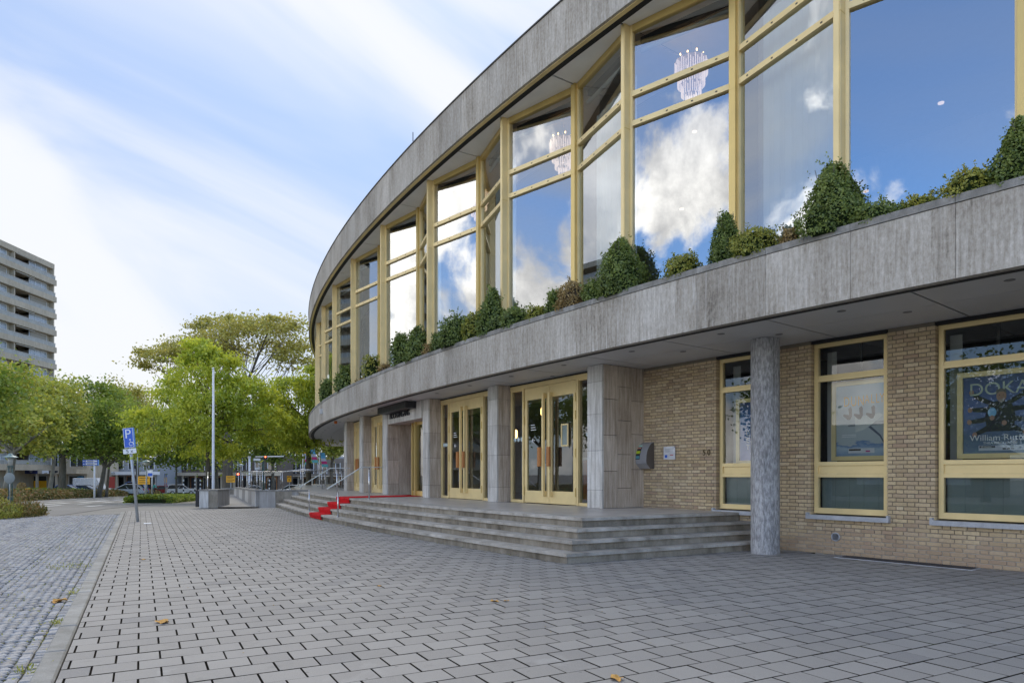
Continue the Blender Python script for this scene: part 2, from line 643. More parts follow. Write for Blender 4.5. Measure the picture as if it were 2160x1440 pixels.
def joint_mat(name, dirt, moss, lo, hi):
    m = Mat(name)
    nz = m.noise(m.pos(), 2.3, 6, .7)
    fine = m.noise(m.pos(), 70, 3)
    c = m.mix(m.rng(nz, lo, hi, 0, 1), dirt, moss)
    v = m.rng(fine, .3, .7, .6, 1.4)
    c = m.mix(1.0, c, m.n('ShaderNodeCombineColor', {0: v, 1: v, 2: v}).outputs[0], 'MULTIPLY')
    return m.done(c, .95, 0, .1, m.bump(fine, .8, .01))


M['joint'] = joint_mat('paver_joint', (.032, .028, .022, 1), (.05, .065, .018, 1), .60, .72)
M['cobble_joint'] = joint_mat('cobble_joint', (.075, .07, .055, 1), (.075, .10, .02, 1), .46, .62)


def cobble_mat():
    m = Mat('granite_cobble')
    r = m.anyrnd()
    c = m.ramp(r, [(0, (.20, .20, .21)), (.35, (.29, .292, .30)), (.7, (.37, .37, .375)), (1, (.27, .255, .24))])
    nz = m.noise(m.pos(), 60, 4, .65)
    v = m.rng(nz, .3, .7, .72, 1.22)
    c = m.mix(1.0, c, m.n('ShaderNodeCombineColor', {0: v, 1: v, 2: v}).outputs[0], 'MULTIPLY')
    return m.done(c, .62, 0, .45, m.bump(nz, .5, .006))


M['cobble'] = cobble_mat()
M['kerb'] = stone('kerb_concrete', [(.3, (.19, .185, .165)), (.5, (.28, .275, .255)), (.7, (.36, .355, .335))], (5, 5, 5), (1.4, 1.4, 1.4), .85, 0, .12, .5)


def asphalt_mat(name, a, b):
    m = Mat(name)
    big = m.noise(m.pos((.25, 1, 1)), .35, 6, .6)
    fine = m.noise(m.pos(), 40, 3)
    c = m.mix(big, a, b)
    v = m.rng(fine, .3, .7, .85, 1.15)
    c = m.mix(1.0, c, m.n('ShaderNodeCombineColor', {0: v, 1: v, 2: v}).outputs[0], 'MULTIPLY')
    return m.done(c, .85, 0, .3)


M['asphalt'] = asphalt_mat('road_asphalt', (.17, .165, .155, 1), (.27, .26, .245, 1))
M['path'] = asphalt_mat('path_paving', (.20, .19, .17, 1), (.29, .28, .26, 1))
M['lawn'] = asphalt_mat('lawn_grass', (.06, .085, .02, 1), (.12, .13, .04, 1))
M['marking'] = plain('road_marking', (.72, .72, .70), .7, 0, .3, .12, 3)


def leaf_mat(name, stops, trans=.45):
    m = Mat(name)
    r = m.attr()
    big = m.noise(m.pos(), .35, 3)
    f = m.math('ADD', m.math('MULTIPLY', r, .62), m.math('MULTIPLY', big, .42))
    c = m.ramp(f, stops)
    d = m.n('ShaderNodeBsdfDiffuse', {'Color': c})
    gl = m.n('ShaderNodeBsdfGlossy', {'Color': (1, 1, 1, 1), 'Roughness': .45})
    t = m.n('ShaderNodeBsdfTranslucent', {'Color': c})
    a = m.n('ShaderNodeMixShader', {0: trans, 1: d.outputs[0], 2: t.outputs[0]})
    b = m.n('ShaderNodeMixShader', {0: .035, 1: a.outputs[0], 2: gl.outputs[0]})
    m.t.links.new(b.outputs[0], m.out.inputs[0])
    return m.mat


M['leaf_plane'] = leaf_mat('plane_leaf', [(.15, (0.143, 0.192, 0.033)), (.4, (0.319, 0.366, 0.057)), (.65, (0.502, 0.503, 0.082)), (.9, (0.660, 0.566, 0.130))])
M['leaf_green'] = leaf_mat('green_leaf', [(.15, (0.091, 0.156, 0.023)), (.45, (0.215, 0.301, 0.041)), (.75, (0.363, 0.421, 0.063)), (.95, (0.544, 0.531, 0.095))])
M['leaf_locust'] = leaf_mat('locust_leaf', [(.12, (0.197, 0.287, 0.030)), (.4, (0.394, 0.481, 0.047)), (.68, (0.609, 0.635, 0.067)), (.92, (0.660, 0.655, 0.084))], .5)
M['leaf_thin'] = leaf_mat('sparse_crown_leaf', [(.12, (0.213, 0.227, 0.049)), (.45, (0.397, 0.385, 0.085)), (.75, (0.539, 0.476, 0.121)), (.95, (0.652, 0.529, 0.156))], .5)
M['leaf_box'] = leaf_mat('box_leaf', [(.15, (0.065, 0.102, 0.026)), (.45, (0.138, 0.196, 0.041)), (.75, (0.268, 0.326, 0.072)), (.95, (0.406, 0.435, 0.116))], .25)
M['leaf_box_y'] = leaf_mat('yellowing_box_leaf', [(.15, (0.128, 0.160, 0.025)), (.45, (0.276, 0.297, 0.046)), (.75, (0.468, 0.425, 0.075)), (.95, (0.680, 0.510, 0.128))], .25)
M['leaf_dry'] = leaf_mat('dry_leaf', [(.15, (.20, .13, .045)), (.45, (.36, .25, .09)), (.75, (.47, .35, .15)), (.95, (.56, .44, .22))], .3)
M['leaf_hedge'] = leaf_mat('hedge_leaf', [(.15, (0.075, 0.090, 0.022)), (.4, (0.180, 0.180, 0.045)), (.62, (0.300, 0.225, 0.075)), (.9, (0.360, 0.165, 0.068))], .3)
M['leaf_fall'] = plain('fallen_leaf_skin', (.52, .30, .09), .8, 0, .2, .3, 30)
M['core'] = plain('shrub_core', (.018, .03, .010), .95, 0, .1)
M['bark'] = stone('tree_bark', [(.3, (.06, .05, .035)), (.5, (.115, .10, .075)), (.7, (.18, .16, .125))], (9, 9, 1.6), (3, 3, 1), .95, 0, .1, .8)
M['bark_pale'] = stone('plane_bark', [(.3, (.13, .115, .085)), (.5, (.22, .20, .155)), (.7, (.33, .31, .255))], (4, 4, 2), (2, 2, 1), .9, 0, .1, .5)

# ------------------------------------------------------------------ ground
g = MB()
ys = [(-80, -.17), (20, -.17), (24.5, -.10), (28.5, gz(28.5) - .01), (40, gz(40)), (60, gz(60)), (80, gz(80)), (100, gz(100)), (122, gz(122)), (300, gz(122)), (2500, gz(122))]
xs = [-2500, -200, -60, -20, 0, 20, 60, 200, 2500]
gv = [(x, y, z) for y, z in ys for x in xs]
gf = [(j * 9 + i, j * 9 + i + 1, j * 9 + i + 10, j * 9 + i + 9) for j in range(len(ys) - 1) for i in range(8)]
g.add(gv, gf)
tag(g.build('ground', M['path']), kind='structure')


def ribbon(name, left, right, mat, lift, kind='structure', steps=6):
    """sheet between two polylines (x, y) that follows the fall of the ground"""
    mb = MB()
    L, Rr = [], []
    for a, b in zip(left[:-1], left[1:]):
        for k in range(steps):
            L.append((a[0] + (b[0] - a[0]) * k / steps, a[1] + (b[1] - a[1]) * k / steps))
    L.append(left[-1])
    for a, b in zip(right[:-1], right[1:]):
        for k in range(steps):
            Rr.append((a[0] + (b[0] - a[0]) * k / steps, a[1] + (b[1] - a[1]) * k / steps))
    Rr.append(right[-1])
    N = 6
    vs, fs = [], []
    for a, b in zip(L, Rr):
        for k in range(N + 1):
            x, y = a[0] + (b[0] - a[0]) * k / N, a[1] + (b[1] - a[1]) * k / N
            vs.append((x, y, gsurf(y) + lift))
    for i in range(len(L) - 1):
        for k in range(N):
            a = i * (N + 1) + k
            fs.append((a, a + 1, a + N + 2, a + N + 1))
    mb.add(vs, fs)
    o = mb.build(name, mat)
    if kind:
        tag(o, kind=kind)
    return o


def gsurf(y):
    for (y0, z0), (y1, z1) in zip(ys[:-1], ys[1:]):
        if y <= y1:
            return z0 + (z1 - z0) * (y - y0) / (y1 - y0)
    return ys[-1][1]


roadR = [(-15.2, 18), (-16.0, 24.5), (-16.9, 29.4), (-20, 40), (-27, 60), (-34.5, 82), (-46, 116)]
roadL = [(-25, 18), (-27, 24.5), (-28.5, 30), (-32, 42), (-39, 60), (-47.5, 82), (-60, 116)]
road = ribbon('road', roadL, roadR, M['asphalt'], .012)
ribbon('lawn', [(-110, 18), (-110, 40), (-110, 60), (-110, 84)], [(-28, 18), (-31.8, 40), (-39.4, 60), (-48.6, 84)], M['lawn'], .03)


def lane(frac, y):
    def ip(pl):
        for (x0, y0), (x1, y1) in zip(pl[:-1], pl[1:]):
            if y <= y1:
                return x0 + (x1 - x0) * (y - y0) / (y1 - y0)
        return pl[-1][0]
    a, b = ip(roadL), ip(roadR)
    return a + (b - a) * frac


for frac, w, dash, gap, y0, y1 in ((.16, .15, 2.2, 2.4, 34, 100), (.36, .15, 3.0, 3.0, 33, 105), (.52, .2, 7.0, 2.0, 30, 70), (.66, .15, 2.2, 2.2, 29, 75), (.84, .15, 2.4, 3.0, 28, 60)):
    y = y0 + 3 * frac
    while y < y1:
        mb = MB()
        pts = [(lane(frac, y + dash * k / 4), y + dash * k / 4) for k in range(5)]
        vs = []
        for px_, py_ in pts:
            vs += [(px_ - w, py_, gsurf(py_) + .024), (px_ + w, py_, gsurf(py_) + .024)]
        mb.add(vs, [(2 * k, 2 * k + 1, 2 * k + 3, 2 * k + 2) for k in range(4)])
        mb.build('lane_marking', M['marking'], road)
        y += dash + gap

# --- the paved square: u runs away along the kerb, v runs right along the courses
UA = R_(118.5)
ud = Vector((math.cos(UA), math.sin(UA)))
vd = Vector((math.cos(UA - PI / 2), math.sin(UA - PI / 2)))
UVM = Matrix(((vd.x, ud.x, 0, 0), (vd.y, ud.y, 0, 0), (0, 0, 1, 0), (0, 0, 0, 1)))   # local x = v, y = u


def uv2w(u, v):
    return ud * u + vd * v


VK = -.50
UEND = 28.9
plaza = MB()
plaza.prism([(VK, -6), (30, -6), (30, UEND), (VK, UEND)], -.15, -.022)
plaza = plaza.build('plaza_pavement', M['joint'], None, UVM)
tag(plaza, kind='structure')
PL, PW = .285, .247
U0, V0 = 6.626, -.020
NS = Vector((-.477, .879))                    # normal of the straight end of the steps


def off_of(p):
    return math.hypot(p[0] - CX, p[1] - CY) - RB


cand = []
for k in range(-92, 30):
    u1 = U0 - k * PW
    u0 = u1 - PW
    if u1 > UEND or u0 < 0.6:
        continue
    sh = 0 if k % 2 == 0 else PL / 2
    j = int((VK - V0) / PL) - 2
    while True:
        a = V0 + sh + j * PL
        b = a + PL
        j += 1
        if a > 17:
            break
        a2, b2 = max(a, VK + .004), b
        if b2 - a2 < .04:
            continue
        c = uv2w((u0 + u1) / 2, (a2 + b2) / 2)
        if c.y < 1.2 or abs(c.x) > 1.12 * c.y + 1.0:
            continue
        o_ = off_of(c)
        if not (o_ > 1.80 or (NS.dot(c) < 8.78 and o_ > -2.40)):
            continue
        full = (b2 - a2) > PL - .01
        d = c.length
        vis = abs(c.x) < .755 * c.y and c.y > 4.2
        cand.append((d if vis else d + 100, u0, u1, a2, b2, full))
cand.sort()
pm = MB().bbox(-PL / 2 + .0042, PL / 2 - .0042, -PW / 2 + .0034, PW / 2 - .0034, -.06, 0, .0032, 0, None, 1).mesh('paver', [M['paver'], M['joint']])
nparts = 0
rest, rrnd = MB(), []
for d, u0, u1, a, b, full in cand:
    tilt = (random.uniform(-.0016, .0016), random.uniform(-.002, .002))
    lift = random.uniform(-.0018, .0018)
    if full and nparts < 300 and d < 90:
        o = put('paver', pm, plaza, Matrix.Translation(((a + b) / 2 + random.uniform(-.0012, .0012), (u0 + u1) / 2, lift)) @ Matrix.Rotation(tilt[0] * 2, 4, 'Y') @ Matrix.Rotation(random.uniform(-.004, .004), 4, 'Z'))
        nparts += 1
    else:
        n0 = len(rest.f)
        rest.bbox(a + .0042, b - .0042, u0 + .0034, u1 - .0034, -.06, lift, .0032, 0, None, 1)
        rrnd += [random.random()] * (len(rest.f) - n0)


def with_rnd(mb, name, mat, rnd, parent, Mx=None):
    o = mb.build(name, mat, parent, Mx)
    a = o.data.attributes.new('rnd', 'FLOAT', 'FACE')
    a.data.foreach_set('value', np.array(rnd, dtype=np.float32))
    return o


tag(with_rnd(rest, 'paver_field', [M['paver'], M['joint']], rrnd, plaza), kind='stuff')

# --- kerb
kerb = MB()
kerb.prism([(VK - .145, -6), (VK - .004, -6), (VK - .004, UEND), (VK - .145, UEND)], -.2, -.03)
kerb = kerb.build('kerb', M['joint'], None, UVM)
tag(kerb, kind='structure')
kbm = MB().bbox(-.0715, .0715, -.495, .495, -.2, .002, .014).mesh('kerb_stone', M['kerb'])
for k in range(-2, 28):
    put('kerb_stone', kbm, kerb, Matrix.Translation((VK - .0755, k * 1.0 + .75, random.uniform(-.003, .003))))

# --- cobbled lane
lane_o = MB()
lane_o.prism([(-16, -6), (VK - .147, -6), (VK - .147, 28.0), (-4, 28.0), (-16, 31)], -.15, -.062)
lane_o = lane_o.build('cobbled_lane', M['cobble_joint'], None, UVM)
tag(lane_o, kind='structure')
ck = []
for u in np.arange(1.5, 27.5, .088):
    for v in (-.69, -.778):
        ck.append((u + random.uniform(-.006, .006), v, random.uniform(-.03, .03)))
W = 1.3
for st in range(8):
    vc = -.825 - W / 2 - st * W
    n = int(W / .084)
    for i in range(n):
        t = (i + .5) / n * 2 - 1
        for kk in range(-12, 330):
            u = kk * .087 + .50 * (1 - t * t) + (.05 if st % 2 else 0)
            if 1.5 < u < 27.6:
                ck.append((u + random.uniform(-.008, .008), vc + t * W / 2 + random.uniform(-.006, .006), -math.atan(4 * .50 * t / W) + random.uniform(-.09, .09)))
cl = []
for u, v, a in ck:
    c = uv2w(u, v)
    if c.y < 2.2 or c.x < -1.0 * c.y - 1.2 or (c.x < -.84 * c.y - .3 and c.y > 12):
        continue
    vis = c.x > -.752 * c.y and c.y > 4.2
    cl.append((c.length + (0 if vis else 100), u, v, a))
cl.sort()
cms = [MB().bbox(-.039 * sx, .039 * sx, -.039 * sy, .039 * sy, -.06, 0, .010).mesh('cobble', M['cobble']) for sx, sy in ((1, 1), (1.04, .92), (.93, 1.02))]
rest, rrnd = MB(), []
for i, (d, u, v, a) in enumerate(cl):
    Mx = Matrix.Translation((v, u, -.045 + random.uniform(-.006, .006))) @ Matrix.Rotation(a, 4, 'Z') @ Matrix.Rotation(random.uniform(-.05, .05), 4, 'X')
    if i < 300 and d < 90:
        put('cobble', random.choice(cms), lane_o, Mx)
    else:
        n0 = len(rest.f)
        sx, sy = random.uniform(.9, 1.06), random.uniform(.88, 1.04)
        rest.bbox(-.039 * sx, .039 * sx, -.039 * sy, .039 * sy, -.03, 0, .010, 0, Mx)
        rrnd += [random.random()] * (len(rest.f) - n0)
tag(with_rnd(rest, 'cobble_field', M['cobble'], rrnd, lane_o), kind='stuff')

# ------------------------------------------------------------------ the theatre
Z_SOF, Z_BAND, Z_ROOFB, Z_ROOFT, Z_PLAT = 3.66, 4.60, 9.62, 10.66, .636
TH0, TH1 = 186.0, 226.0
bld = thing('theatre_building', 'curved theatre with stone bands, gold framed zigzag glazing and yellow brick ground floor', 'theatre', (CX, CY, 0))


def rotM(th):
    return Matrix.Rotation(R_(th), 4, 'Z')


# stone bands, slab by slab
PA = .7636
mlow = MB().arc(-.13, 0, .0016, PA - .0016, Z_SOF - .03, Z_BAND - .10, 2).mesh('fascia_slab', M['fascia'])
mcop = MB().arc(-.16, .012, .002, PA - .002, Z_BAND - .092, Z_BAND, 2).mesh('coping_slab', M['coping'])
mtop = MB().arc(-.13, 0, .0016, PA - .0016, Z_ROOFB - .03, Z_ROOFT - .03, 2).mesh('roof_fascia_slab', M['fascia'])
mlip = MB().arc(-.145, -.06, 0, PA, Z_ROOFB - .05, Z_ROOFB - .031, 2, 0).mesh('drip_edge', M['gold'])
mcap = MB().arc(-.16, .025, 0, PA, Z_ROOFT - .03, Z_ROOFT, 2).mesh('roof_trim', M['dark'])
th = 219.64 - 44 * PA
while th < TH1:
    for nm, me in (('fascia_slab', mlow), ('coping_slab', mcop), ('roof_fascia_slab', mtop), ('drip_edge', mlip), ('roof_trim', mcap)):
        put(nm, me, bld, rotM(th))
    th += PA
b = MB().arc(-.30, -.131, TH0, TH1, Z_SOF - .02, Z_BAND - .2, 60).build('band_backing', M['seam'], bld)
MB().arc(-.30, -.131, TH0, TH1, Z_ROOFB - .02, Z_ROOFT - .04, 60).build('roof_backing', M['seam'], bld)
MB().arc(-26, -.302, TH0, TH1, Z_ROOFT - .25, Z_ROOFT - .1, 60).build('roof_deck', M['grey_paint'], bld)
MB().arc(-.62, -.302, TH0, TH1, Z_BAND - .7, Z_BAND - .16, 60).build('planter_soil', M['soil'], bld)

# soffits: panels with open seams, a downlight in each module
HM = 1.2725
OUT0 = 216.105                                # an outward fold of the glazing
ms_up = MB().arc(-2.6, -.146, .014, HM - .014, Z_ROOFB, Z_ROOFB + .03, 3).mesh('upper_soffit_panel', M['soffit'])
ms_lo = MB().arc(-1.32, -.133, .010, HM - .010, Z_SOF, Z_SOF + .03, 3).mesh('lower_soffit_panel', M['soffit_low'])
ms_li = MB().arc(-4.6, -1.335, .010, HM - .010, Z_SOF, Z_SOF + .03, 3).mesh('inner_soffit_panel', M['soffit_low'])
dl = MB()
dl.lathe([(.075, 0), (.105, 0), (.11, -.008), (.105, -.016), (.085, -.018), (.075, -.012)], 20)
dl.lathe([(.074, .04), (.074, .0395)], 20, 1)
dl_m = dl.mesh('downlight', [M['interior_light'], M['grey_paint']])
ds = MB()
ds.lathe([(.04, 0), (.058, 0), (.06, -.004), (.05, -.007), (.04, -.004)], 16)
ds_m = ds.mesh('small_downlight', [plain('downlight_trim', (.17, .17, .17), .5)])
k = -24
while OUT0 + k * HM < TH1:
    t = OUT0 + k * HM
    put('upper_soffit_panel', ms_up, bld, rotM(t))
    put('lower_soffit_panel', ms_lo, bld, rotM(t + .6))
    put('inner_soffit_panel', ms_li, bld, rotM(t + .6))
    put('downlight', dl_m, bld, rotM(t + HM * .48) @ Matrix.Translation((RB - .17, 0, Z_ROOFB)))
    put('small_downlight', ds_m, bld, rotM(t - .06) @ Matrix.Translation((RB - .70, 0, Z_SOF)))
    if k > -3:
        put('small_downlight', ds_m, bld, rotM(t + .3) @ Matrix.Translation((RB - 1.49, 0, Z_SOF)))
    k += 1
MB().arc(-4.6, -.14, TH0, TH1, Z_SOF + .034, Z_SOF + .06, 60).build('soffit_backing', M['seam'], bld)
MB().arc(-2.6, -.15, TH0, TH1, Z_ROOFB + .034, Z_ROOFB + .06, 60).build('upper_soffit_backing', M['seam'], bld)

# --- zigzag glazing of the upper floor: facets between outward and inward folds
OFF_O, OFF_I = -.50, -.95
ZG0, ZG1 = 4.45, Z_ROOFB
TR = (7.80, 8.345)


def ppt(off, th):
    t = R_(th)
    return Vector(((RB + off) * math.cos(t), (RB + off) * math.sin(t), 0))


def facet(o0, o1, kind):
    a, b_ = ppt(o0, 0), ppt(o1, HM)
    L = (b_ - a).length
    ex = (b_ - a).normalized()
    ey = Vector((-ex.y, ex.x, 0))               # inwards
    Mx = Matrix(((ex.x, ey.x, 0, a.x), (ex.y, ey.y, 0, a.y), (0, 0, 1, 0), (0, 0, 0, 1)))
    s = .052
    fr = MB()
    fr.box(s, s + .05, -.01, .10, ZG0, ZG1 - .002)
    fr.box(L - s - .05, L - s, -.01, .10, ZG0, ZG1 - .002)
    fr.box(s + .05, L - s - .05, -.012, .10, ZG1 - .13, ZG1 - .002, 1)
    fr.box(s + .05, L - s - .05, -.012, .10, ZG0, ZG0 + .22)
    for z in TR:
        fr.box(s + .05, L - s - .05, -.014, .09, z - .05, z + .05)
        fr.box(s + .05, L - s - .05, -.022, -.014, z - .05, z - .035)
        for q in (.12, .4, .66, .9):
            fr.box(s + L * q * .9, s + L * q * .9 + .035, -.018, -.014, z - .012, z + .008, 2)
    bl = MB()
    bl.tube([(s + .1, .22, 9.22), (L - s - .1, .22, 9.22)], .045, 10)
    bl.box(s + .1, L - s - .1, .20, .30, 9.36, 9.47, 1)
    zs_ = [ZG0 + .22, TR[0] - .05, TR[0] + .05, TR[1] - .05, TR[1] + .05, ZG1 - .13]
    panes = []
    for i in range(3):
        p = MB()
        p.add([(s + .05, .035, zs_[2 * i]), (L - s - .05, .035, zs_[2 * i]), (L - s - .05, .035, zs_[2 * i + 1]), (s + .05, .035, zs_[2 * i + 1])], [(0, 1, 2, 3)])
        p.v = [tuple(Mx @ Vector(q)) for q in p.v]
        panes.append(p.mesh('pane', M['glass_up']))
    for m_ in (fr, bl):
        m_.v = [tuple(Mx @ Vector(q)) for q in m_.v]
    return fr.mesh('frame', [M['gold'], M['gold_dark'], M['dark']]), panes, bl.mesh('blind_roller', [M['interior_light'], M['dark']])


_a, _b = ppt(OFF_I - .30, .22), ppt(OFF_O - .34, HM - .05)
_c = MB()
for i in range(14):
    p_, q_ = _a + (_b - _a) * i / 14, _a + (_b - _a) * (i + 1) / 14
    w_ = .012 if i % 2 else -.012
    nrm = Vector((-(_b - _a).y, (_b - _a).x, 0)).normalized()
    p_ = p_ + nrm * w_
    q_ = q_ - nrm * w_
    _c.add([(p_.x, p_.y, ZG0 + .1), (q_.x, q_.y, ZG0 + .1), (q_.x, q_.y, 8.9), (p_.x, p_.y, 8.9)], [(0, 1, 2, 3)])
PALE_BACK = _c.mesh('pane_brightener', plain('pale_backing', (.80, .84, .88), .8, 0, .2, .05, 2))  # pale pleated panel added behind the oblique panes to brighten them
FA, FB = facet(OFF_O, OFF_I, 0), facet(OFF_I, OFF_O, 1)
po = MB()
po.box(-.13, .13, -.05, .05, ZG0, ZG1 - .003, 1)
po.box(.13, .142, -.036, .036, ZG0, ZG1 - .003, 0)
po.box(-.132, .132, -.052, .052, 7.70, 7.712, 2)
post_o = po.mesh('post', [M['gold'], M['gold'], M['gold_dark']])
pi_ = MB()
pi_.box(-.10, .085, -.06, .06, ZG0, ZG1 - .003, 1)
pi_.box(-.102, .087, -.062, .062, 7.70, 7.712, 2)
post_i = pi_.mesh('post', [M['gold'], M['gold_dark'], M['gold_dark']])
k = -22
while OUT0 + k * HM < TH1 - 2:
    t = OUT0 + k * HM
    outer = k % 2 == 0
    w = part('window', bld, rz=R_(t))
    fm, pn, blm = FA if outer else FB
    put('frame', fm, w)
    for p in pn:
        put('pane', p, w)
    put('blind_roller', blm, w)
    if not outer:
        put('pane_brightener', PALE_BACK, w)
    put('post', post_o if outer else post_i, bld, rotM(t) @ Matrix.Translation((RB + (OFF_O if outer else OFF_I), 0, 0)))
    k += 1

# --- rooms behind the glass
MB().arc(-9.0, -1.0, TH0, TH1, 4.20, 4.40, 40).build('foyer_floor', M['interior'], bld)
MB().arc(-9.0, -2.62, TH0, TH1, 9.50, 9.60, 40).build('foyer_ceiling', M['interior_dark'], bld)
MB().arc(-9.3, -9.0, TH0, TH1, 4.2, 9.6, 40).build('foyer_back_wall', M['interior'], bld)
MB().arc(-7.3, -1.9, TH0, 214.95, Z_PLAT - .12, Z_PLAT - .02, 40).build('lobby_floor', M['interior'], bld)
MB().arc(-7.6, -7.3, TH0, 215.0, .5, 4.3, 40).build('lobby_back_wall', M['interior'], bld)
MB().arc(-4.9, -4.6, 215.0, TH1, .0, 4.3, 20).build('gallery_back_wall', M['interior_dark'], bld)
MB().arc(-7.3, -2.5, 214.95, 215.05, .5, 4.3, 1).build('cross_wall', M['interior'], bld)
cm_ = MB().lathe([(.2, 4.4), (.2, 9.5)], 16).mesh('pale_band_column', M['interior_light'])  # white columns added to give pale bands in the panes
k = -21
while OUT0 + k * HM < TH1 - 2:
    if k % 2:
        put('pale_band_column', cm_, bld, rotM(OUT0 + k * HM + .1) @ Matrix.Translation((RB - 1.75, 0, 0)))
    k += 1

# --- brick wing
OW = -2.45
RW = RB + OW
WALL0, WALL1 = 215.07, 224.5
OPEN = [(216.42 + 1.272 * i, 217.24 + 1.272 * i) for i in range(6)]
ZW0, ZW1 = .66, Z_SOF
deg = 180 / PI / RW
CH = .0655
wall = part('brick_wall', bld)
# mortar body, cut round the openings
mb = MB()
D0, D1 = OW - .30, OW - .012
edges = [WALL0]
for a, c in OPEN:
    edges += [a, c]
edges.append(WALL1)
for i in range(0, len(edges), 2):
    mb.arc(D0, D1, edges[i] + .008, edges[i + 1] - .008, ZW0, Z_SOF - .001, 4)
mb.arc(D0, D1, WALL0, WALL1, -.1, ZW0 - .001, 20)
mb.build('mortar_bed', M['mortar'], wall)
S, H, J, BT, BD = .205, .098, .011, .054, .17
bl_ = []
for ci in range(int(Z_SOF / CH) + 1):
    z0 = ci * CH + .004
    if z0 + BT > Z_SOF:
        break
    spans = []
    if z0 + BT < ZW0 + .01:
        spans = [(WALL0, WALL1)]
    else:
        spans = [(edges[i], edges[i + 1]) for i in range(0, len(edges), 2)]
    x = (0 if ci % 2 else (S + H + 2 * J) / 2) - .13
    x -= 1.0
    i = 0
    run = []
    while x < (WALL1 - WALL0) / deg + .3:
        ln = S if i % 2 == 0 else H
        run.append((x, x + ln))
        x += ln + J
        i += 1
    for a, c in spans:
        sa, sb = (a - WALL0) / deg, (c - WALL0) / deg
        for x0, x1 in run:
            p, q = max(x0, sa), min(x1, sb)
            if q - p < .035:
                continue
            if z0 < Z_PLAT - .06 and WALL0 + q * deg < 216.55:
                continue
            bl_.append((p, q, z0))
meta = []
for p, q, z0 in bl_:
    tm = WALL0 + (p + q) / 2 * deg
    w = pol(tm, OW, z0)
    pxx = 1080 + F * w.x / w.y if w.y > .3 else 9999
    vis = 0 < pxx < 2158 and w.y > 1
    meta.append((w.y if vis else w.y + 50, tm, q - p, z0))
meta.sort()
cache = {}


def brick_mesh(ln):
    ln = round(ln, 3)
    if ln not in cache:
        mb = MB()
        h, b = ln / 2, .004
        # face towards +x (outwards), length along y
        vs = [(-BD, -h, 0), (-BD, h, 0), (-BD, h, BT), (-BD, -h, BT), (-b, -h, 0), (-b, h, 0), (-b, h, BT), (-b, -h, BT), (0, -h + b, b), (0, h - b, b), (0, h - b, BT - b), (0, -h + b, BT - b)]
        fs = [(0, 1, 5, 4), (1, 2, 6, 5), (2, 3, 7, 6), (3, 0, 4, 7), (4, 5, 9, 8), (5, 6, 10, 9), (6, 7, 11, 10), (7, 4, 8, 11), (8, 9, 10, 11)]
        cache[ln] = (vs, [tuple(reversed(f)) for f in fs], None)
    return cache[ln]


bmesh_cache = {}
rest, rrnd = MB(), []
nb = 0
for d, tm, ln, z0 in meta:
    std = abs(ln - S) < .002 or abs(ln - H) < .002
    Mx = rotM(tm) @ Matrix.Translation((RW + random.uniform(-.003, .002), 0, z0 + random.uniform(-.0015, .0015))) @ Matrix.Rotation(random.uniform(-.012, .012), 4, 'X')
    vs, fs, _ = brick_mesh(ln)
    if std and nb < 300 and d < 40:
        key = round(ln, 3)
        if key not in bmesh_cache:
            bmesh_cache[key] = MB().add(vs, fs).mesh('brick', M['brick'])
        put('brick', bmesh_cache[key], wall, Mx)
        nb += 1
    else:
        n0 = len(rest.f)
        rest.add(vs, fs, 0, Mx)
        rrnd += [random.random()] * (len(rest.f) - n0)
tag(with_rnd(rest, 'brick_courses', M['brick'], rrnd, wall), kind='stuff')

# windows of the brick wing
DW = (OPEN[0][1] - OPEN[0][0])
OF = OW - .17
fr = MB()
e = .0001
fr.arc(OF, OF + .08, .01, .055, ZW0 + .02, 3.60)
fr.arc(OF, OF + .08, DW - .055, DW - .01, ZW0 + .02, 3.60)
for z0, z1, pr in ((3.53, 3.60, .08), (2.945, 2.995, .085), (2.998, 3.05, .07), (1.50, 1.565, .08), (1.30, 1.36, .08), (.68, .775, .08)):
    fr.arc(OF, OF + pr - .002, .055 + e, DW - .055 - e, z0, z1)
fr.arc(OF, OF + .05, .055 + e, DW - .055 - e, 1.362, 1.498)
fr_m = fr.mesh('frame', M['gold'])
pane_ms = []
for z0, z1, mt in ((3.05, 3.53, 'glass_low'), (1.565, 2.945, 'glass_low'), (.775, 1.30, 'glass_low')):
    p = MB()
    a, c = ppt(OF + .03, .055), ppt(OF + .03, DW - .055)
    p.add([(a.x, a.y, z0), (c.x, c.y, z0), (c.x, c.y, z1), (a.x, a.y, z1)], [(0, 1, 2, 3)])
    pane_ms.append(p.mesh('pane', M[mt]))
fp = MB()
for i in range(9):
    a0 = .06 + (DW - .12) * i / 9
    fp.arc(OF - .05, OF - .046 + .004 * (i % 2), a0, a0 + (DW - .12) / 9 - .0006, .77, 1.31)
fp_m = fp.mesh('frosted_blind', M['frost'])
si = MB()
si.arc(OW - .16, OW + .075, -.035, DW + .035, ZW0 - .075, ZW0 - .002, 2)
si.arc(OW - .02, OW + .075, -.035, -.012, ZW0 - .002, ZW0 + .035)
si.arc(OW - .02, OW + .075, DW + .012, DW + .035, ZW0 - .002, ZW0 + .035)
si_m = si.mesh('sill', M['sill'])
hd = MB().arc(OF, OW - .02, .0, DW, 3.602, 3.655).mesh('head_gap', M['seam'])
rv = MB()
rv.arc(OF - .35, OF - .34, .02, .13, .7, 3.5)
rv_m = rv.mesh('curtain', M['interior_light'])
for a, c in OPEN:
    w = part('shop_window', bld, rz=R_(a))
    put('frame', fr_m, w)
    for p in pane_ms:
        put('pane', p, w)
    put('frosted_blind', fp_m, w)
    put('sill', si_m, w)
    put('head_gap', hd, w)
    put('curtain', rv_m, w)
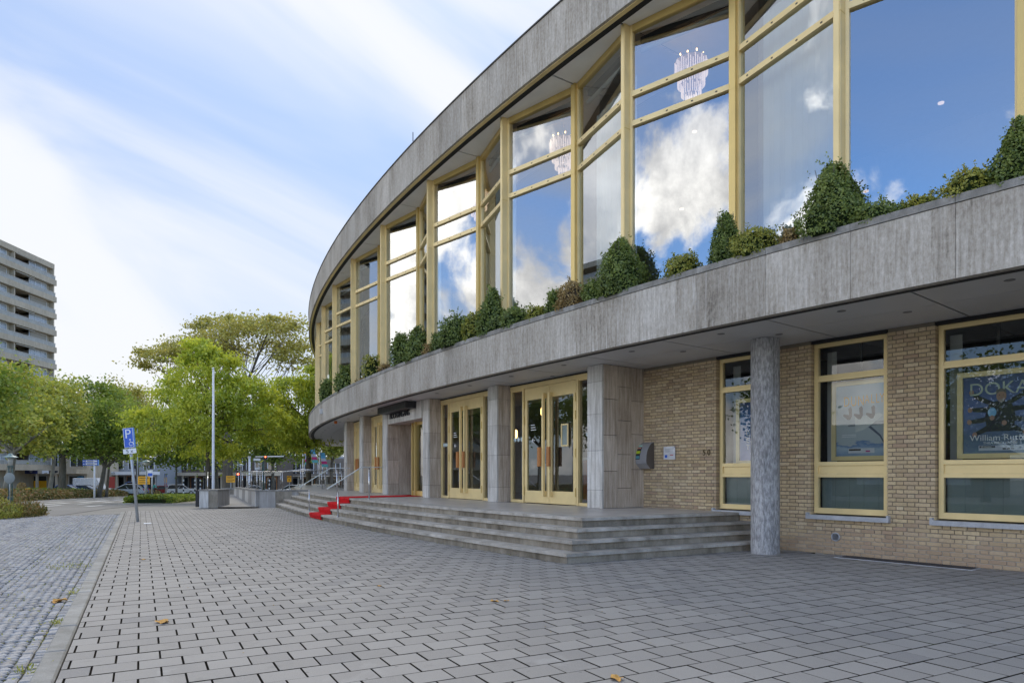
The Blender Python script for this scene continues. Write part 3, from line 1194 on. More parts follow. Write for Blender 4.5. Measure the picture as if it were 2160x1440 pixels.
# air vent low in the wall
vth, _ = theta_at(1763, OW)
vt = MB()
vt.lathe([(.075, 0), (.075, .012), (.062, .02), (.06, .008)], 24, 0)
for i in range(5):
    vt.box(-.05, .05, -.045 + i * .02, -.035 + i * .02, .006, .014, 1)
vt.build('vent_grille', [M['sill'], M['dark']], bld, rotM(vth) @ Matrix.Translation((RW + .002, 0, .30)) @ Matrix.Rotation(PI / 2, 4, 'Y'))
# repointed patch
# round columns under the band
cmesh = MB()
nn = 40
pts = []
for q in range(nn):
    pts.append(.235 + (.0018 if q % 4 else -.003))
vs, fs = [], []
for z in (-.06, Z_SOF - .004):
    for q in range(nn):
        a = 2 * PI * q / nn
        vs.append((pts[q] * math.cos(a), pts[q] * math.sin(a), z))
fs = [(q, (q + 1) % nn, nn + (q + 1) % nn, nn + q) for q in range(nn)]
cmesh.add(vs, fs)
cmesh = cmesh.mesh('round_column', M['column'])
for t, o_ in ((217.43, -1.70), (202.35, -1.35), (200.9, -1.75)):
    put('round_column', cmesh, bld, rotM(t) @ Matrix.Translation((RB + o_, 0, 0 if t > 215 else .3)))

# --- stone piers and doors of the entrance
piers = [(215.02, -1.22, .46, 1.26), (212.40, -1.22, .46, .44), (209.95, -1.02, .46, .44), (207.55, -.95, .50, .44), (205.45, -.92, .50, .44), (203.35, -.92, .46, .44)]
for i, (t, o_, w_, dep) in enumerate(piers):
    p = part('pier', bld, rz=R_(t))
    zj = [Z_PLAT, 1.02, 1.85, 2.62, 3.30, Z_SOF - .004]
    hw = w_ / 2
    r0 = RB + o_
    for a, c in zip(zj[:-1], zj[1:]):
        q = MB()
        q.box(r0 - .05, r0, -hw, hw, a + .003, c - .003)
        q.build('front_slab', M['pier'], p)
        if i:
            q = MB()
            q.box(r0 - dep, r0 - .051, hw - .05, hw - .002, a + .003, c - .003)
            q.build('side_slab', M['pier_brown'], p)
    if i == 0:
        # end wall of the entrance in three staggered columns of slabs
        cw = (dep - .05) / 3
        for k in range(3):
            z = Z_PLAT
            hs = [.42, .72, .72, .72, .72] if k % 2 else [.78, .76, .76, .76]
            if k == 2:
                hs = [.82, .76, .72, .76]
            for h_ in hs:
                z1_ = min(z + h_, Z_SOF - .004)
                if z1_ - z < .03:
                    break
                q = MB()
                q.box(r0 - .051 - cw * (k + 1) + .004, r0 - .051 - cw * k - .004, hw - .05, hw - .002 + .004 * (k % 2), z + .005, z1_ - .005)
                q.build('side_slab', M['pier_brown'], p)
                z = z1_
    q = MB()
    q.box(r0 - dep + .001, r0 - .03, -hw + .03, hw - .03, Z_PLAT, Z_SOF - .01)
    q.build('pier_core', M['seam'], p)
    q = MB()
    q.box(r0 - dep, r0 - .052, -hw + .002, -hw + .04, Z_PLAT, Z_SOF - .006)
    q.build('far_slab', M['pier_brown'], p)


def leaf(mb, x0, x1, z0, z1, y, th_=.05):
    """one door leaf as bars round a glazed field"""
    s, tp, bt = .10, .30, .30
    mb.box(x0, x0 + s, y, y + th_, z0, z1)
    mb.box(x1 - s, x1, y, y + th_, z0, z1)
    mb.box(x0 + s, x1 - s, y + .001, y + th_, z1 - tp, z1)
    mb.box(x0 + s, x1 - s, y + .001, y + th_, z0, z0 + bt)


def door_bay(tc, off, half, name='entrance_door', dots=True, plate=False):
    """double door with sidelights; x to the right, y inwards"""
    dr = part(name, bld)
    dr.matrix_basis = Matrix.Translation((-CX, -CY, 0)) @ wallmat(tc, off, 0)
    Z0, Z1 = Z_PLAT + .004, 3.50
    dw = 1.02
    f = MB()
    f.box(-half, half, -.03, .09, Z1, Z1 + .10)
    for x in (-half, half - .05):
        f.box(x, x + .05, -.02, .09, Z0, Z1)
    for x in (-dw - .09, dw + .03):
        f.box(x, x + .06, -.035, .09, Z0, Z1)
    for a, c in ((-half + .05, -dw - .09), (dw + .09, half - .05)):
        f.box(a, c, -.02, .09, Z0, Z0 + .07)
        f.box(a, c, -.02, .09, Z1 - .04, Z1)
    f.build('door_frame', M['gold'], dr)
    MB().box(-half, half, -.04, .02, Z1 + .11, Z1 + .135).build('shadow_gap', M['seam'], dr)
    MB().box(-half, half, -.02, .06, Z1 + .136, Z_SOF - .004).build('head_panel', M['interior_light'], dr)
    for a, c in ((-half + .05, -dw - .09), (dw + .09, half - .05)):
        p = MB()
        p.add([(a, .03, Z0 + .07), (c, .03, Z0 + .07), (c, .03, Z1 - .04), (a, .03, Z1 - .04)], [(0, 1, 2, 3)])
        p.build('sidelight', M['glass_door'], dr)
    for s in (-1, 1):
        x0, x1 = (-dw, -.006) if s < 0 else (.006, dw)
        l = MB()
        leaf(l, x0, x1, Z0 + .012, Z1 - .006, -.02)
        lf = l.build('door_leaf', M['gold'], dr)
        p = MB()
        p.add([(x0 + .1, .01, Z0 + .3), (x1 - .1, .01, Z0 + .3), (x1 - .1, .01, Z1 - .3), (x0 + .1, .01, Z1 - .3)], [(0, 1, 2, 3)])
        p.build('door_pane', M['glass_door'], dr)
        xb = s * .125
        h = MB()
        h.box(xb - .035, xb + .035, -.13, -.075, Z0 + .18, Z1 - .20)
        h.box(xb - .03, xb + .03, -.075, -.022, Z0 + .18, Z0 + .30)
        h.box(xb - .03, xb + .03, -.075, -.022, Z1 - .32, Z1 - .20)
        h.build('pull_bar', M['gold'], dr)
        h = MB()
        xg = xb + s * .035 + (0 if s > 0 else -.05)
        h.box(xg - .05, xg + .05, -.185, -.132, Z0 + .90, Z0 + 1.36)
        h.build('wooden_grip', M['wood'], dr)
        hg = MB()
        for z in (Z0 + .2, Z0 + 1.1, Z1 - .9, Z1 - .5):
            hg.box(s * (dw + .005) - .012, s * (dw + .005) + .012, -.05, -.036, z, z + .2)
        hg.build('hinges', M['gold_dark'], dr)
    if dots:
        for a, c, n_ in ((-half + .05, -dw - .09, 3), (dw + .09, half - .05, 1)):
            for q in range(n_):
                o = MB()
                xx = a + (c - a) * (q + .62) / (n_ + .3) if n_ > 1 else a + (c - a) * .55
                o.lathe([(.058, 0), (.058, .003)], 20)
                o.build('glass_dot', M['dot'], dr, Matrix.Translation((xx, .024, Z0 + 1.60)) @ Matrix.Rotation(PI / 2, 4, 'X'))
        ar = MB()
        for pts_ in ([(-.03, 0), (.10, .012), (.10, -.012)], [(-.03, 0), (.03, .06), (.045, .045), (0, 0)], [(-.03, 0), (0, 0), (.045, -.045), (.03, -.06)]):
            ar.add([(x, 0, z) for x, z in pts_], [tuple(range(len(pts_)))])
        for q in range(3):
            ar.box(-.06, .16 - .03 * q, -.001, .001, .25 + q * .06, .268 + q * .06)
        ar.build('arrow_print', M['sign_white'], dr, Matrix.Translation((-.72, .004, Z0 + 1.55)))
    if plate:
        n = MB()
        for a in ((-.13, .13, .23, .26), (-.13, .13, -.26, -.23), (-.13, -.10, -.23, .23), (.10, .13, -.23, .23)):
            n.box(a[0], a[1], -.03, .0, a[2], a[3])
        n.box(-.10, .10, -.012, -.006, -.23, .23, 1)
        n.build('notice_frame', [M['gold'], M['frost']], dr, Matrix.Translation((.62, -.012, Z0 + 1.62)))
    return dr


door_bay(213.70, -1.60, 1.66, plate=True)
door_bay(211.17, -1.45, 1.62)
door_bay(206.50, -1.30, 1.34)
door_bay(204.40, -1.28, 1.36)

# revolving door inside a stone portal
ptl = part('portal', bld)
tL, tR = 207.72, 209.80
for i in range(6):
    a = tL + (tR - tL) * i / 6
    c = tL + (tR - tL) * (i + 1) / 6
    MB().arc(-1.40, -.985, a + .004, c - .004, 3.10, Z_SOF - .004).build('lintel_slab', M['pier'], ptl)
MB().arc(-2.6, -1.402, tL - .1, tR + .1, 3.10, 3.14, 3).build('portal_ceiling', M['pier_brown'], ptl)
for t in (tL, tR):
    MB().arc(-2.6, -1.40, t - .05, t + .02, Z_PLAT, 3.10).build('reveal_slab', M['pier_brown'], ptl)
rd = part('revolving_door', bld)
rd.matrix_basis = Matrix.Translation((-CX, -CY, 0)) @ wallmat((tL + tR) / 2 - .02, -2.45, 0)
zr0, zr1 = Z_PLAT + .004, 3.10
dm = MB()
for a in (-62, -28, 0, 28, 62):
    x, y = 1.28 * math.sin(R_(a)), -1.0 * math.cos(R_(a))
    dm.box(x - .05, x + .05, y - .05, y + .05, zr0, zr1)
dm.build('door_post', M['gold_dark'], rd)
seg = [(1.28 * math.sin(R_(a)), -1.0 * math.cos(R_(a))) for a in (-62, -45, -28, -14, 0, 14, 28, 45, 62)]
for z0, z1 in ((zr0, zr0 + .16), (zr1 - .10, zr1 - .002)):
    q = MB()
    for (xa, ya), (xb, yb) in zip(seg[:-1], seg[1:]):
        q.prism([(xa, ya), (xb, yb), (xb, yb + .05), (xa, ya + .05)], z0, z1)
    q.build('curved_rail', M['gold_dark'], rd)
q = MB()
for (xa, ya), (xb, yb) in zip(seg[:-1], seg[1:]):
    q.add([(xa, ya + .02, zr0 + .16), (xb, yb + .02, zr0 + .16), (xb, yb + .02, zr1 - .1), (xa, ya + .02, zr1 - .1)], [(0, 1, 2, 3)])
q.build('curved_glass', M['glass_door'], rd)
for a in (20, 110, 200, 290):
    q = MB()
    q.box(.05, .95, -.02, .02, zr0, zr0 + .12)
    q.box(.88, .95, -.02, .02, zr0 + .12, zr1 - .1)
    q.box(.05, .12, -.02, .02, zr0 + .12, zr1 - .1)
    q.build('wing', M['gold_dark'], rd, Matrix.Rotation(R_(a), 4, 'Z'))

# dark sign box with the word under it
sg = part('entrance_sign', bld)
sg.matrix_basis = Matrix.Translation((-CX, -CY, 0)) @ wallmat(208.62, -.985, 0)
MB().box(-1.42, 1.42, -.36, -.002, 3.44, Z_SOF - .008).build('sign_box', M['dark'], sg)
tm_ = text_mesh('HOOFDINGANG', .27, M['ink'], .012, 'CENTER', .98)
put('lettering', tm_, sg, Matrix.Translation((-.12, -.016, 3.345)))

# small fittings on the band
q = MB().box(-.05, .05, -.12, 0, 0, .22)
q.build('sensor_box', M['interior_light'], bld, Matrix.Translation((-CX, -CY, 0)) @ wallmat(203.1, 0, 4.02))
q = MB().lathe([(.07, 0), (.07, -.1), (.04, -.12)], 12)
q.build('orange_beacon', plain('orange_plastic', (.55, .14, .02), .4), bld, Matrix.Translation((-CX, -CY, 0)) @ wallmat(203.6, -.45, Z_SOF - .002))
MB().tube([(0, 0, Z_ROOFT - .1), (0, 0, Z_ROOFT + .55)], .012, 6).build('roof_aerial', M['dark'], bld, Matrix.Translation((-CX, -CY, 0)) @ wallmat(210.6, -.2, 0))

# ------------------------------------------------------------------ entrance steps
RIS = Z_PLAT / 4
stp = thing('entrance_steps', 'broad grey stone steps curving along the theatre front up to its doors', 'steps', (0, 0, 0))
S_OFF = [1.96, 1.68, 1.40, 1.12]              # riser lines, bottom to top
S_ND = [8.64, 8.87, 9.10, 9.33]               # straight end on the right
SD = Vector((.879, .477))
TL = 203.15                                   # left end against the ramp wall


def corner(off, nd):
    """where an arc meets the straight end"""
    lo, hi = 205.0, 222.0
    for _ in range(60):
        m_ = (lo + hi) / 2
        p = pol(m_, off)
        if NS.dot(Vector((p.x, p.y))) > nd:
            lo = m_
        else:
            hi = m_
    return lo


def wall_end(nd):
    p0 = NS * nd
    lo, hi = 0.0, 12.0
    for _ in range(60):
        m_ = (lo + hi) / 2
        if off_of(p0 + SD * m_) > OW - .0:
            lo = m_
        else:
            hi = m_
    return lo


def arcpts(off, t0, t1, n):
    return [tuple(pol(t0 + (t1 - t0) * i / n, off).xy) for i in range(n + 1)]


for k in range(4):
    zt = RIS * (k + 1)
    tc_ = corner(S_OFF[k], S_ND[k])
    # risers and treads along the curve, in lengths
    n = 16
    for i in range(n):
        a = TL + (tc_ - TL) * i / n
        c = TL + (tc_ - TL) * (i + 1) / n
        g_ = .0022
        q = MB()
        q.prism(arcpts(S_OFF[k] - .0, a + g_, c - g_, 3) + list(reversed(arcpts(S_OFF[k] - .36, a + g_, c - g_, 3))), zt - RIS + .001, zt - .052)
        q.build('riser', M['riser'], stp)
        sh_ = (.5 if k % 2 else 0.) * (tc_ - TL) / n
        a2, c2 = max(TL, a - sh_), (c - sh_ if i < n - 1 else tc_)
        tcn = corner(S_OFF[k] + .042, S_ND[k] - .042)
        c3 = c2 if i < n - 1 else tcn
        in_ = -.30 if k < 3 else -.34
        if i == n - 1:
            po_ = arcpts(S_OFF[k] + .042, a2 + g_, c3, 4) + list(reversed(arcpts(S_OFF[k] + in_, a2 + g_, corner(S_OFF[k] + in_, S_ND[k] - in_ - .05), 4)))
        else:
            po_ = arcpts(S_OFF[k] + .042, a2 + g_, c3 - g_, 3) + list(reversed(arcpts(S_OFF[k] + in_, a2 + g_, c3 - g_, 3)))
        q = MB()
        q.prism(po_, zt - .05, zt + random.uniform(-.001, .001))
        q.build('tread', M['step'], stp)
    # straight end
    we = wall_end(S_ND[k])
    pc = pol(tc_, S_OFF[k]).xy
    s0 = SD.dot(pc)
    L_ = we - s0 + .1
    m = 3
    for i in range(m):
        a, c = s0 + L_ * i / m, s0 + L_ * (i + 1) / m
        A, B_ = NS * S_ND[k] + SD * (a + .002), NS * S_ND[k] + SD * (c - .002)
        inn = NS * .34
        st_ = SD * .001 if i == 0 else SD * 0
        q = MB()
        q.prism([tuple(A + st_), tuple(B_), tuple(B_ + inn), tuple(A + inn + SD * (.36 if i == 0 else 0))], zt - RIS + .001, zt - .052)
        q.build('riser', M['riser'], stp)
        A2, B2 = NS * (S_ND[k] - .042) + SD * (a + .002), NS * (S_ND[k] - .042) + SD * (c - .002)
        inn = NS * .277
        q = MB()
        if i == 0:
            in2 = -.30 if k < 3 else -.34
            o1 = pol(corner(S_OFF[k] + .042, S_ND[k] - .042), S_OFF[k] + .042).xy
            o2 = pol(corner(S_OFF[k] + in2, S_ND[k] - in2 - .05), S_OFF[k] + in2).xy
            q.prism([tuple(o1 + SD * .003), tuple(B2), tuple(B2 + inn), tuple(o2 + SD * .003)], zt - .0502, zt - .0015)
        else:
            q.prism([tuple(A2), tuple(B2), tuple(B2 + inn), tuple(A2 + inn)], zt - .0502, zt - .0015)
        q.build('tread', M['step'], stp)
# platform slabs
for i in range(22):
    a, c = 190.0 + (corner(.78, 9.60) - 190.0) * i / 22, 190.0 + (corner(.78, 9.60) - 190.0) * (i + 1) / 22
    for o0, o1 in ((-.35, .776), (-1.5, -.354)):
        MB().prism(arcpts(o1, a + .002, c - .002, 3) + list(reversed(arcpts(o0, a + .002, c - .002, 3))), Z_PLAT - .06, Z_PLAT - .001).build('platform_slab', M['platform'], stp)
tcc = corner(.78, 9.60)
far = NS * 9.57
pA = pol(tcc, .778).xy
cnr = [tuple(NS * 9.57 + SD * SD.dot(pA)), tuple(NS * 9.57 + SD * (wall_end(9.57) + .1)), tuple(pol(214.6, OW + .05).xy), tuple(pol(214.2, -1.55).xy), tuple(pol(tcc - .01, -1.5).xy), tuple(pol(tcc, .778).xy)]
MB().prism(cnr, Z_PLAT - .06, Z_PLAT - .0012).build('platform_slab', M['platform'], stp)
# body under the steps so nothing shows through the joints
MB().prism(arcpts(.98, 190, corner(.9, 9.48), 30) + [tuple(NS * 9.5 + SD * (wall_end(9.5) + .1))] + list(reversed(arcpts(-2.2, 190, 214.5, 30))), .0, Z_PLAT - .062).build('step_core', M['riser'], stp)
MB().prism(arcpts(1.64, TL, corner(1.6, 8.9), 30) + [tuple(NS * 8.93 + SD * (wall_end(8.93) + .1))] + list(reversed(arcpts(.9, TL, 214.5, 30))), .0, RIS - .054).build('step_core', M['riser'], stp)
MB().prism(arcpts(1.36, TL, corner(1.3, 9.15), 30) + [tuple(NS * 9.16 + SD * (wall_end(9.16) + .1))] + list(reversed(arcpts(.9, TL, 214.5, 30))), .0, 2 * RIS - .054).build('step_core', M['riser'], stp)

# red carpet down the steps
TCp = 209.08
hw = .74 / (RB + 1.3) * 180 / PI
prof = [(-1.42, Z_PLAT), (S_OFF[3] + .045, Z_PLAT)]
for k in (2, 1, 0):
    prof += [(S_OFF[k + 1] + .050, RIS * (k + 2) - .045), (S_OFF[k + 1] + .012, RIS * (k + 1) + .004), (S_OFF[k] + .042, RIS * (k + 1))]
prof += [(S_OFF[0] + .050, RIS - .045), (S_OFF[0] + .014, .004)]
cp = MB()
vs, fs = [], []
prof2 = [(prof[0][0] + (prof[1][0] - prof[0][0]) * i / 8, Z_PLAT) for i in range(8)] + prof[1:]
for o_, z in prof2:
    sk = -.30 * max(0, min(1, (S_OFF[3] - o_) / 2.5))
    for i in range(7):
        t = TCp + sk - hw + 2 * hw * i / 6
        lift = .008 + .002 * math.sin(i * 2.1 + o_ * 9)
        p = pol(t, o_ + (.008 if z < Z_PLAT else 0), z + lift)
        vs.append(tuple(p))
for j in range(len(prof2) - 1):
    for i in range(6):
        a = j * 7 + i
        fs.append((a, a + 1, a + 8, a + 7))
cp.add(vs, fs)
tag(cp.build('red_carpet', M['carpet']), 'red carpet running from the revolving door down the stone steps', 'carpet')


# handrails beside the carpet
def handrail(t, label):
    lo, hi = pol(t, 1.82, RIS), pol(t, .92, Z_PLAT)
    h = thing('handrail', label, 'handrail', lo, 0, 'steel handrails of the steps')
    o = lo.copy()
    rad = (lo - hi)
    rad.z = 0
    rad.normalize()
    H_ = .90
    a = lo + rad * .32 + Vector((0, 0, H_ - .12)) - o
    b2 = hi + rad * .22 + Vector((0, 0, H_ + .02)) - o
    c = hi - rad * .42 + Vector((0, 0, H_ + .02)) - o
    dv = (b2 - a).normalized()
    sd = rad.cross(Vector((0, 0, 1)))
    up = Vector((0, 0, 1))
    r = MB()
    for p, q in ((a, b2), (b2, c)):
        vs = []
        for e_ in (p, q):
            for s, u in ((-.035, -.012), (.035, -.012), (.035, .012), (-.035, .012)):
                vs.append(tuple(e_ + sd * s + up * u))
        r.add(vs, [(0, 1, 5, 4), (1, 2, 6, 5), (2, 3, 7, 6), (3, 0, 4, 7), (3, 2, 1, 0), (4, 5, 6, 7)])
    r.build('rail', M['steel'], h)
    for base, top in ((lo - o, None), (hi - o, None)):
        base = base
        zt = (a.z + (b2.z - a.z) * ((base - a).dot(dv) / (b2 - a).length)) if base.length < .01 else b2.z
        m_ = MB()
        m_.tube([base, base + Vector((0, 0, zt - base.z - .012))], .021, 10)
        m_.build('rail_post', M['steel'], h)
        m_ = MB()
        m_.lathe([(.05, 0), (.05, .008), (.03, .012)], 14, 0, Matrix.Translation(base))
        m_.build('foot_plate', M['steel'], h)
    return h


handrail(210.25, 'steel handrail on the near side of the red carpet')
handrail(208.05, 'steel handrail on the far side of the red carpet')

# ------------------------------------------------------------------ ramp beside the steps
def wallrun(name, label, A, B_, z0, z1, thick, panels, parent=None, cap=True, mats=('wallstone',)):
    A, B_ = Vector(A), Vector(B_)
    d = (B_ - A)
    L = d.length
    ex = d.normalized()
    w = thing(name, label, 'wall', (A.x, A.y, 0), math.atan2(ex.y, ex.x))
    n = panels
    for i in range(n):
        q = MB()
        q.box(L * i / n + .006, L * (i + 1) / n - .006, 0, thick, z0, z1 - .06)
        q.build('wall_panel', M[mats[i % len(mats)]], w)
    MB().box(.002, L - .002, .02, thick - .02, z0, z1 - .065).build('wall_core', M['wallstone'], w)
    if cap:
        MB().box(-.02, L + .02, -.03, thick + .03, z1 - .058, z1).build('wall_cap', M['coping'], w)
    return w


wallrun('ramp_wall', 'low stone wall closing the platform beside the far end of the steps', (-10.52, 28.4), (-8.55, 28.6), -.05, .70, .25, 3, mats=('wallstone', 'riser'))
wallrun('ramp_wall', 'long low stone wall along the right side of the ramp', (-10.53, 28.70), (-14.15, 35.4), -.05, .70, .25, 7, mats=('pier', 'wallstone'))
wallrun('ramp_wall', 'short stone wall block on the left of the ramp mouth', (-13.02, 28.4), (-12.24, 28.4), -.05, .72, 1.2, 2, mats=('pier', 'riser'))
wallrun('ramp_wall', 'low stone wall across the top of the ramp', (-15.4, 36.2), (-13.6, 36.2), -.1, .62, .3, 4, mats=('wallstone', 'riser'))
q = MB()
q.add([(-12.2, 28.3, .004), (-10.5, 28.3, .004), (-14.1, 36.2, .30), (-15.5, 36.2, .30)], [(0, 1, 2, 3)])
tag(q.build('ramp_path', M['paver']), kind='structure')
MB().box(-.03, .03, -.02, .02, 0, .74).build  # noqa
pn = MB()
pn.box(-.13, .0, -.02, 1.18, 0, .70)
tag(pn.build('end_panel', M['dark'], None, Matrix.Translation((-13.03, 28.4, 0))), 'dark panel on the end of the short ramp wall', 'panel')


def railing(label, pts, zs, hgt, grp='steel railings of the ramp', every=1.0):
    p0 = Vector(pts[0])
    r = thing('ramp_railing', label, 'railing', (p0.x, p0.y, zs[0]), 0, grp)
    o = Vector((p0.x, p0.y, zs[0]))
    P = [Vector((p[0], p[1], z)) for p, z in zip(pts, zs)]
    top = [p + Vector((0, 0, hgt)) - o for p in P]
    MB().tube(top, .022, 8).build('rail', M['steel'], r)
    for a, b_ in zip(P[:-1], P[1:]):
        L = (b_ - a).length
        n = max(1, round(L / every))
        for i in range(n + (b_ is P[-1])):
            q = a + (b_ - a) * i / n - o
            MB().tube([q, q + Vector((0, 0, hgt))], .018, 8).build('rail_post', M['steel'], r)
    return r


railing('short sloping steel railing on the left wall of the ramp', [(-13.9, 31.2), (-12.75, 28.6)], [.95, .60], .5, every=.75)
railing('steel railing rising along the right wall of the ramp', [(-10.6, 29.0), (-14.1, 35.2), (-11.5, 37.2), (-9.0, 37.6)], [.62, .62, .66, .66], .85, every=1.3)
railing('second steel railing rising behind the ramp wall', [(-13.9, 36.0), (-10.2, 33.0), (-8.6, 34.5)], [.35, .62, .64], .95, every=1.4)

# ------------------------------------------------------------------ things on the brick wall
def onwall(px, off=OW):
    t, d = theta_at(px, off)
    return t, d


t_, d_ = onwall(1362)
lb = thing('letter_box', 'grey curved-top steel letter box on the brick wall', 'letter box')
lb.matrix_world = wallmat(t_, OW + .002, 0)
prof = [(0, 1.50), (-.06, 1.47), (-.14, 1.545), (-.20, 1.58)]
sil = [(.0, 1.47), (-.12, 1.47), (-.235, 1.585), (-.245, 1.65), (-.235, 1.76), (-.205, 1.86), (-.155, 1.945), (-.09, 2.01), (0, 2.045)]
q = MB()
W2 = .25
vs = [(-W2, y, z) for y, z in sil] + [(W2, y, z) for y, z in sil]
n = len(sil)
q.add(vs, [tuple(range(n)), tuple(reversed(range(n, 2 * n)))], 1)
q.add(vs, [(i, n + i, n + (i + 1) % n, (i + 1) % n) for i in range(n)], 0)
q.build('box_body', [plain('letter_box_face', (.34, .345, .365), .45, .3), plain('letter_box_side', (.125, .11, .10), .5, .2)], lb)


def strip(x0, x1, i0, i1, mat, name, f0=0., f1=1., lift=.003):
    a0, a1 = Vector(sil[i0]), Vector(sil[i0 + 1])
    b0, b1 = Vector(sil[i1 - 1]), Vector(sil[i1])
    pts = [a0 + (a1 - a0) * f0] + [Vector(sil[j]) for j in range(i0 + 1, i1)] + [b0 + (b1 - b0) * f1]
    s = MB()
    vs = [(x0, p.x - lift, p.y + lift * .3) for p in pts] + [(x1, p.x - lift, p.y + lift * .3) for p in pts]
    m_ = len(pts)
    s.add(vs, [(i, m_ + i, m_ + i + 1, i + 1) for i in range(m_ - 1)])
    return s.build(name, M[mat] if isinstance(mat, str) else mat, lb)


strip(-.13, .06, 3, 6, 'ink', 'poster_insert', .2, .9)
strip(-.10, .05, 4, 5, plain('lime_print', (.45, .55, .02), .5), 'lime_print', .35, .95, .005)
strip(-.06, .05, 3, 4, plain('teal_print', (.08, .25, .30), .5), 'teal_print', .35, .9, .005)
strip(-.10, .04, 6, 7, plain('mint_print', (.40, .70, .55), .5), 'mint_print', .15, .55, .005)
strip(-.09, .04, 5, 6, plain('salmon_print', (.45, .22, .16), .5), 'salmon_print', .5, .8, .005)

t_, d_ = onwall(1414)
wp = thing('wall_plaque', 'square clear plaque with printed lines and a blue square on the brick wall', 'plaque')
wp.matrix_world = wallmat(t_, OW + .03, 1.80)
MB().box(-.155, .155, -.004, .004, -.135, .135).build('plate', plain('acrylic_plate', (.60, .60, .62), .25), wp)
q = MB()
for i, (x0, x1, z) in enumerate(((-.12, .12, .085), (-.12, .0, .065), (-.12, .02, .04), (-.11, .0, .02))):
    q.box(x0, x1, -.0055, -.0045, z - .004, z + .004)
q.build('print', M['grey_paint'], wp)
MB().box(-.12, -.055, -.0058, -.0045, -.10, -.04).build('blue_square', M['blue_sign'], wp)
MB().box(.02, .11, -.0058, -.0045, -.052, -.038).build('red_word', M['tail'], wp)
for x in (-.14, .14):
    for z in (-.12, .12):
        MB().lathe([(.008, 0), (.008, .03)], 8, 0, Matrix.Translation((x, -.008, z)) @ Matrix.Rotation(-PI / 2, 4, 'X')).build('stud', M['steel'], wp)

t_, d_ = onwall(1491)
hn = thing('house_number', 'brass number 50 fixed to the brick wall', 'house number')
hn.matrix_world = wallmat(t_, OW + .012, 1.78)
for i, ch in enumerate('50'):
    put('digit', text_mesh(ch, .17, plain('aged_brass', (.13, .095, .05), .5, .5), .008, 'CENTER', .85), hn, Matrix.Translation((-.06 + .115 * i, 0, 0)))


# posters behind the windows of the brick wing
def poster(label, tcn, wdt, z0, z1, ground, frame=True):
    p = thing('framed_poster', label, 'poster')
    p.matrix_world = wallmat(tcn, OW - .33, 0)
    w = wdt / 2
    MB().box(-w, w, .0, .012, z0, z1).build('sheet', ground, p)
    f = MB()
    e_ = .075
    f.box(-w - e_, -w, -.03, .03, z0 - e_, z1 + e_)
    f.box(w, w + e_, -.03, .03, z0 - e_, z1 + e_)
    f.box(-w, w, -.03, .03, z0 - e_, z0)
    f.box(-w, w, -.03, .03, z1, z1 + e_)
    f.build('poster_frame', M['gold'], p)
    MB().box(-.02, .02, -.01, .02, z1 + e_, Z_SOF).build('hanger', M['dark'], p)
    return p


def shape(p, name, pts, col, y=-.003):
    q = MB()
    q.add([(x, y, z) for x, z in pts], [tuple(range(len(pts)))])
    return q.build(name, col if not isinstance(col, tuple) else plain(name + '_ink', col, .5, 0, .3, .08, 8), p)


def ell(cx, cz, rx, rz, n=14):
    return [(cx + rx * math.cos(2 * PI * i / n), cz + rz * math.sin(2 * PI * i / n)) for i in range(n)]


def gradient(name, stops, z0, z1):
    m = Mat(name)
    z = m.n('ShaderNodeSeparateXYZ', {0: m.n('ShaderNodeNewGeometry').outputs['Position']}).outputs[2]
    nz = m.noise(m.pos((3, 3, 8)), 1.2, 5)
    f = m.math('ADD', m.rng(z, z0, z1, 0, 1), m.rng(nz, .3, .7, -.05, .05))
    return m.done(m.ramp(f, stops), .55, 0, .3)


zc = (OPEN[1][0] + OPEN[1][1]) / 2
p2 = poster('framed seaside poster of three seated figures on a diving board in the middle window', zc + .05, .84, 1.66, 2.86,
            gradient('seaside_print', [(0, (.22, .32, .45)), (.10, (.40, .50, .58)), (.17, (.12, .22, .40)), (.19, (.42, .47, .48)), (.5, (.48, .52, .52)), (1, (.33, .47, .58))], 1.66, 2.86))
for i, (ch, x) in enumerate(zip('DUN', (-.24, -.12, .0))):
    put('title_letter', text_mesh(ch, .24, M['yellow_sign'], .001, 'CENTER', .62), p2, Matrix.Translation((x, -.006, 2.58)))
for i, (ch, x) in enumerate(zip('ALLY', (.10, .19, .27, .34))):
    put('title_letter', text_mesh(ch, .22, M['yellow_sign'], .001, 'CENTER', .55), p2, Matrix.Translation((x, -.006, 2.60)))
shape(p2, 'diving_board', [(-.22, 2.19), (-.21, 2.16), (.42, 2.17), (.42, 2.24), (-.08, 2.21)], (.25, .27, .28))
shape(p2, 'board_sheet', [(-.10, 2.32), (.30, 2.36), (.36, 2.33), (.2, 2.2), (.05, 2.1), (-.09, 2.06)], (.62, .64, .60), -.005)
shape(p2, 'rail_curve', [(.12, 2.14), (.30, 1.98), (.40, 1.80), (.42, 1.80), (.32, 2.0), (.16, 2.16)], (.10, .12, .16), -.004)
for i, x in enumerate((-.20, -.02, .18)):
    shape(p2, 'sitting_figure', [(x - .02, 2.28), (x - .10, 2.35), (x - .09, 2.38), (x, 2.36), (x - .01, 2.47), (x + .03, 2.50), (x + .05, 2.46), (x + .05, 2.34), (x + .02, 2.28)], (.10, .07, .06), -.006)
shape(p2, 'bottom_label', [(-.21, 1.71), (.22, 1.71), (.22, 1.79), (-.21, 1.79)], (.62, .64, .66), -.007)
shape(p2, 'date_bar', [(-.20, 1.75), (.0, 1.75), (.0, 1.78), (-.20, 1.78)], (.05, .04, .03), -.009)
shape(p2, 'pink_word', [(.08, 1.725), (.15, 1.725), (.15, 1.75), (.08, 1.75)], (.45, .05, .22), -.009)
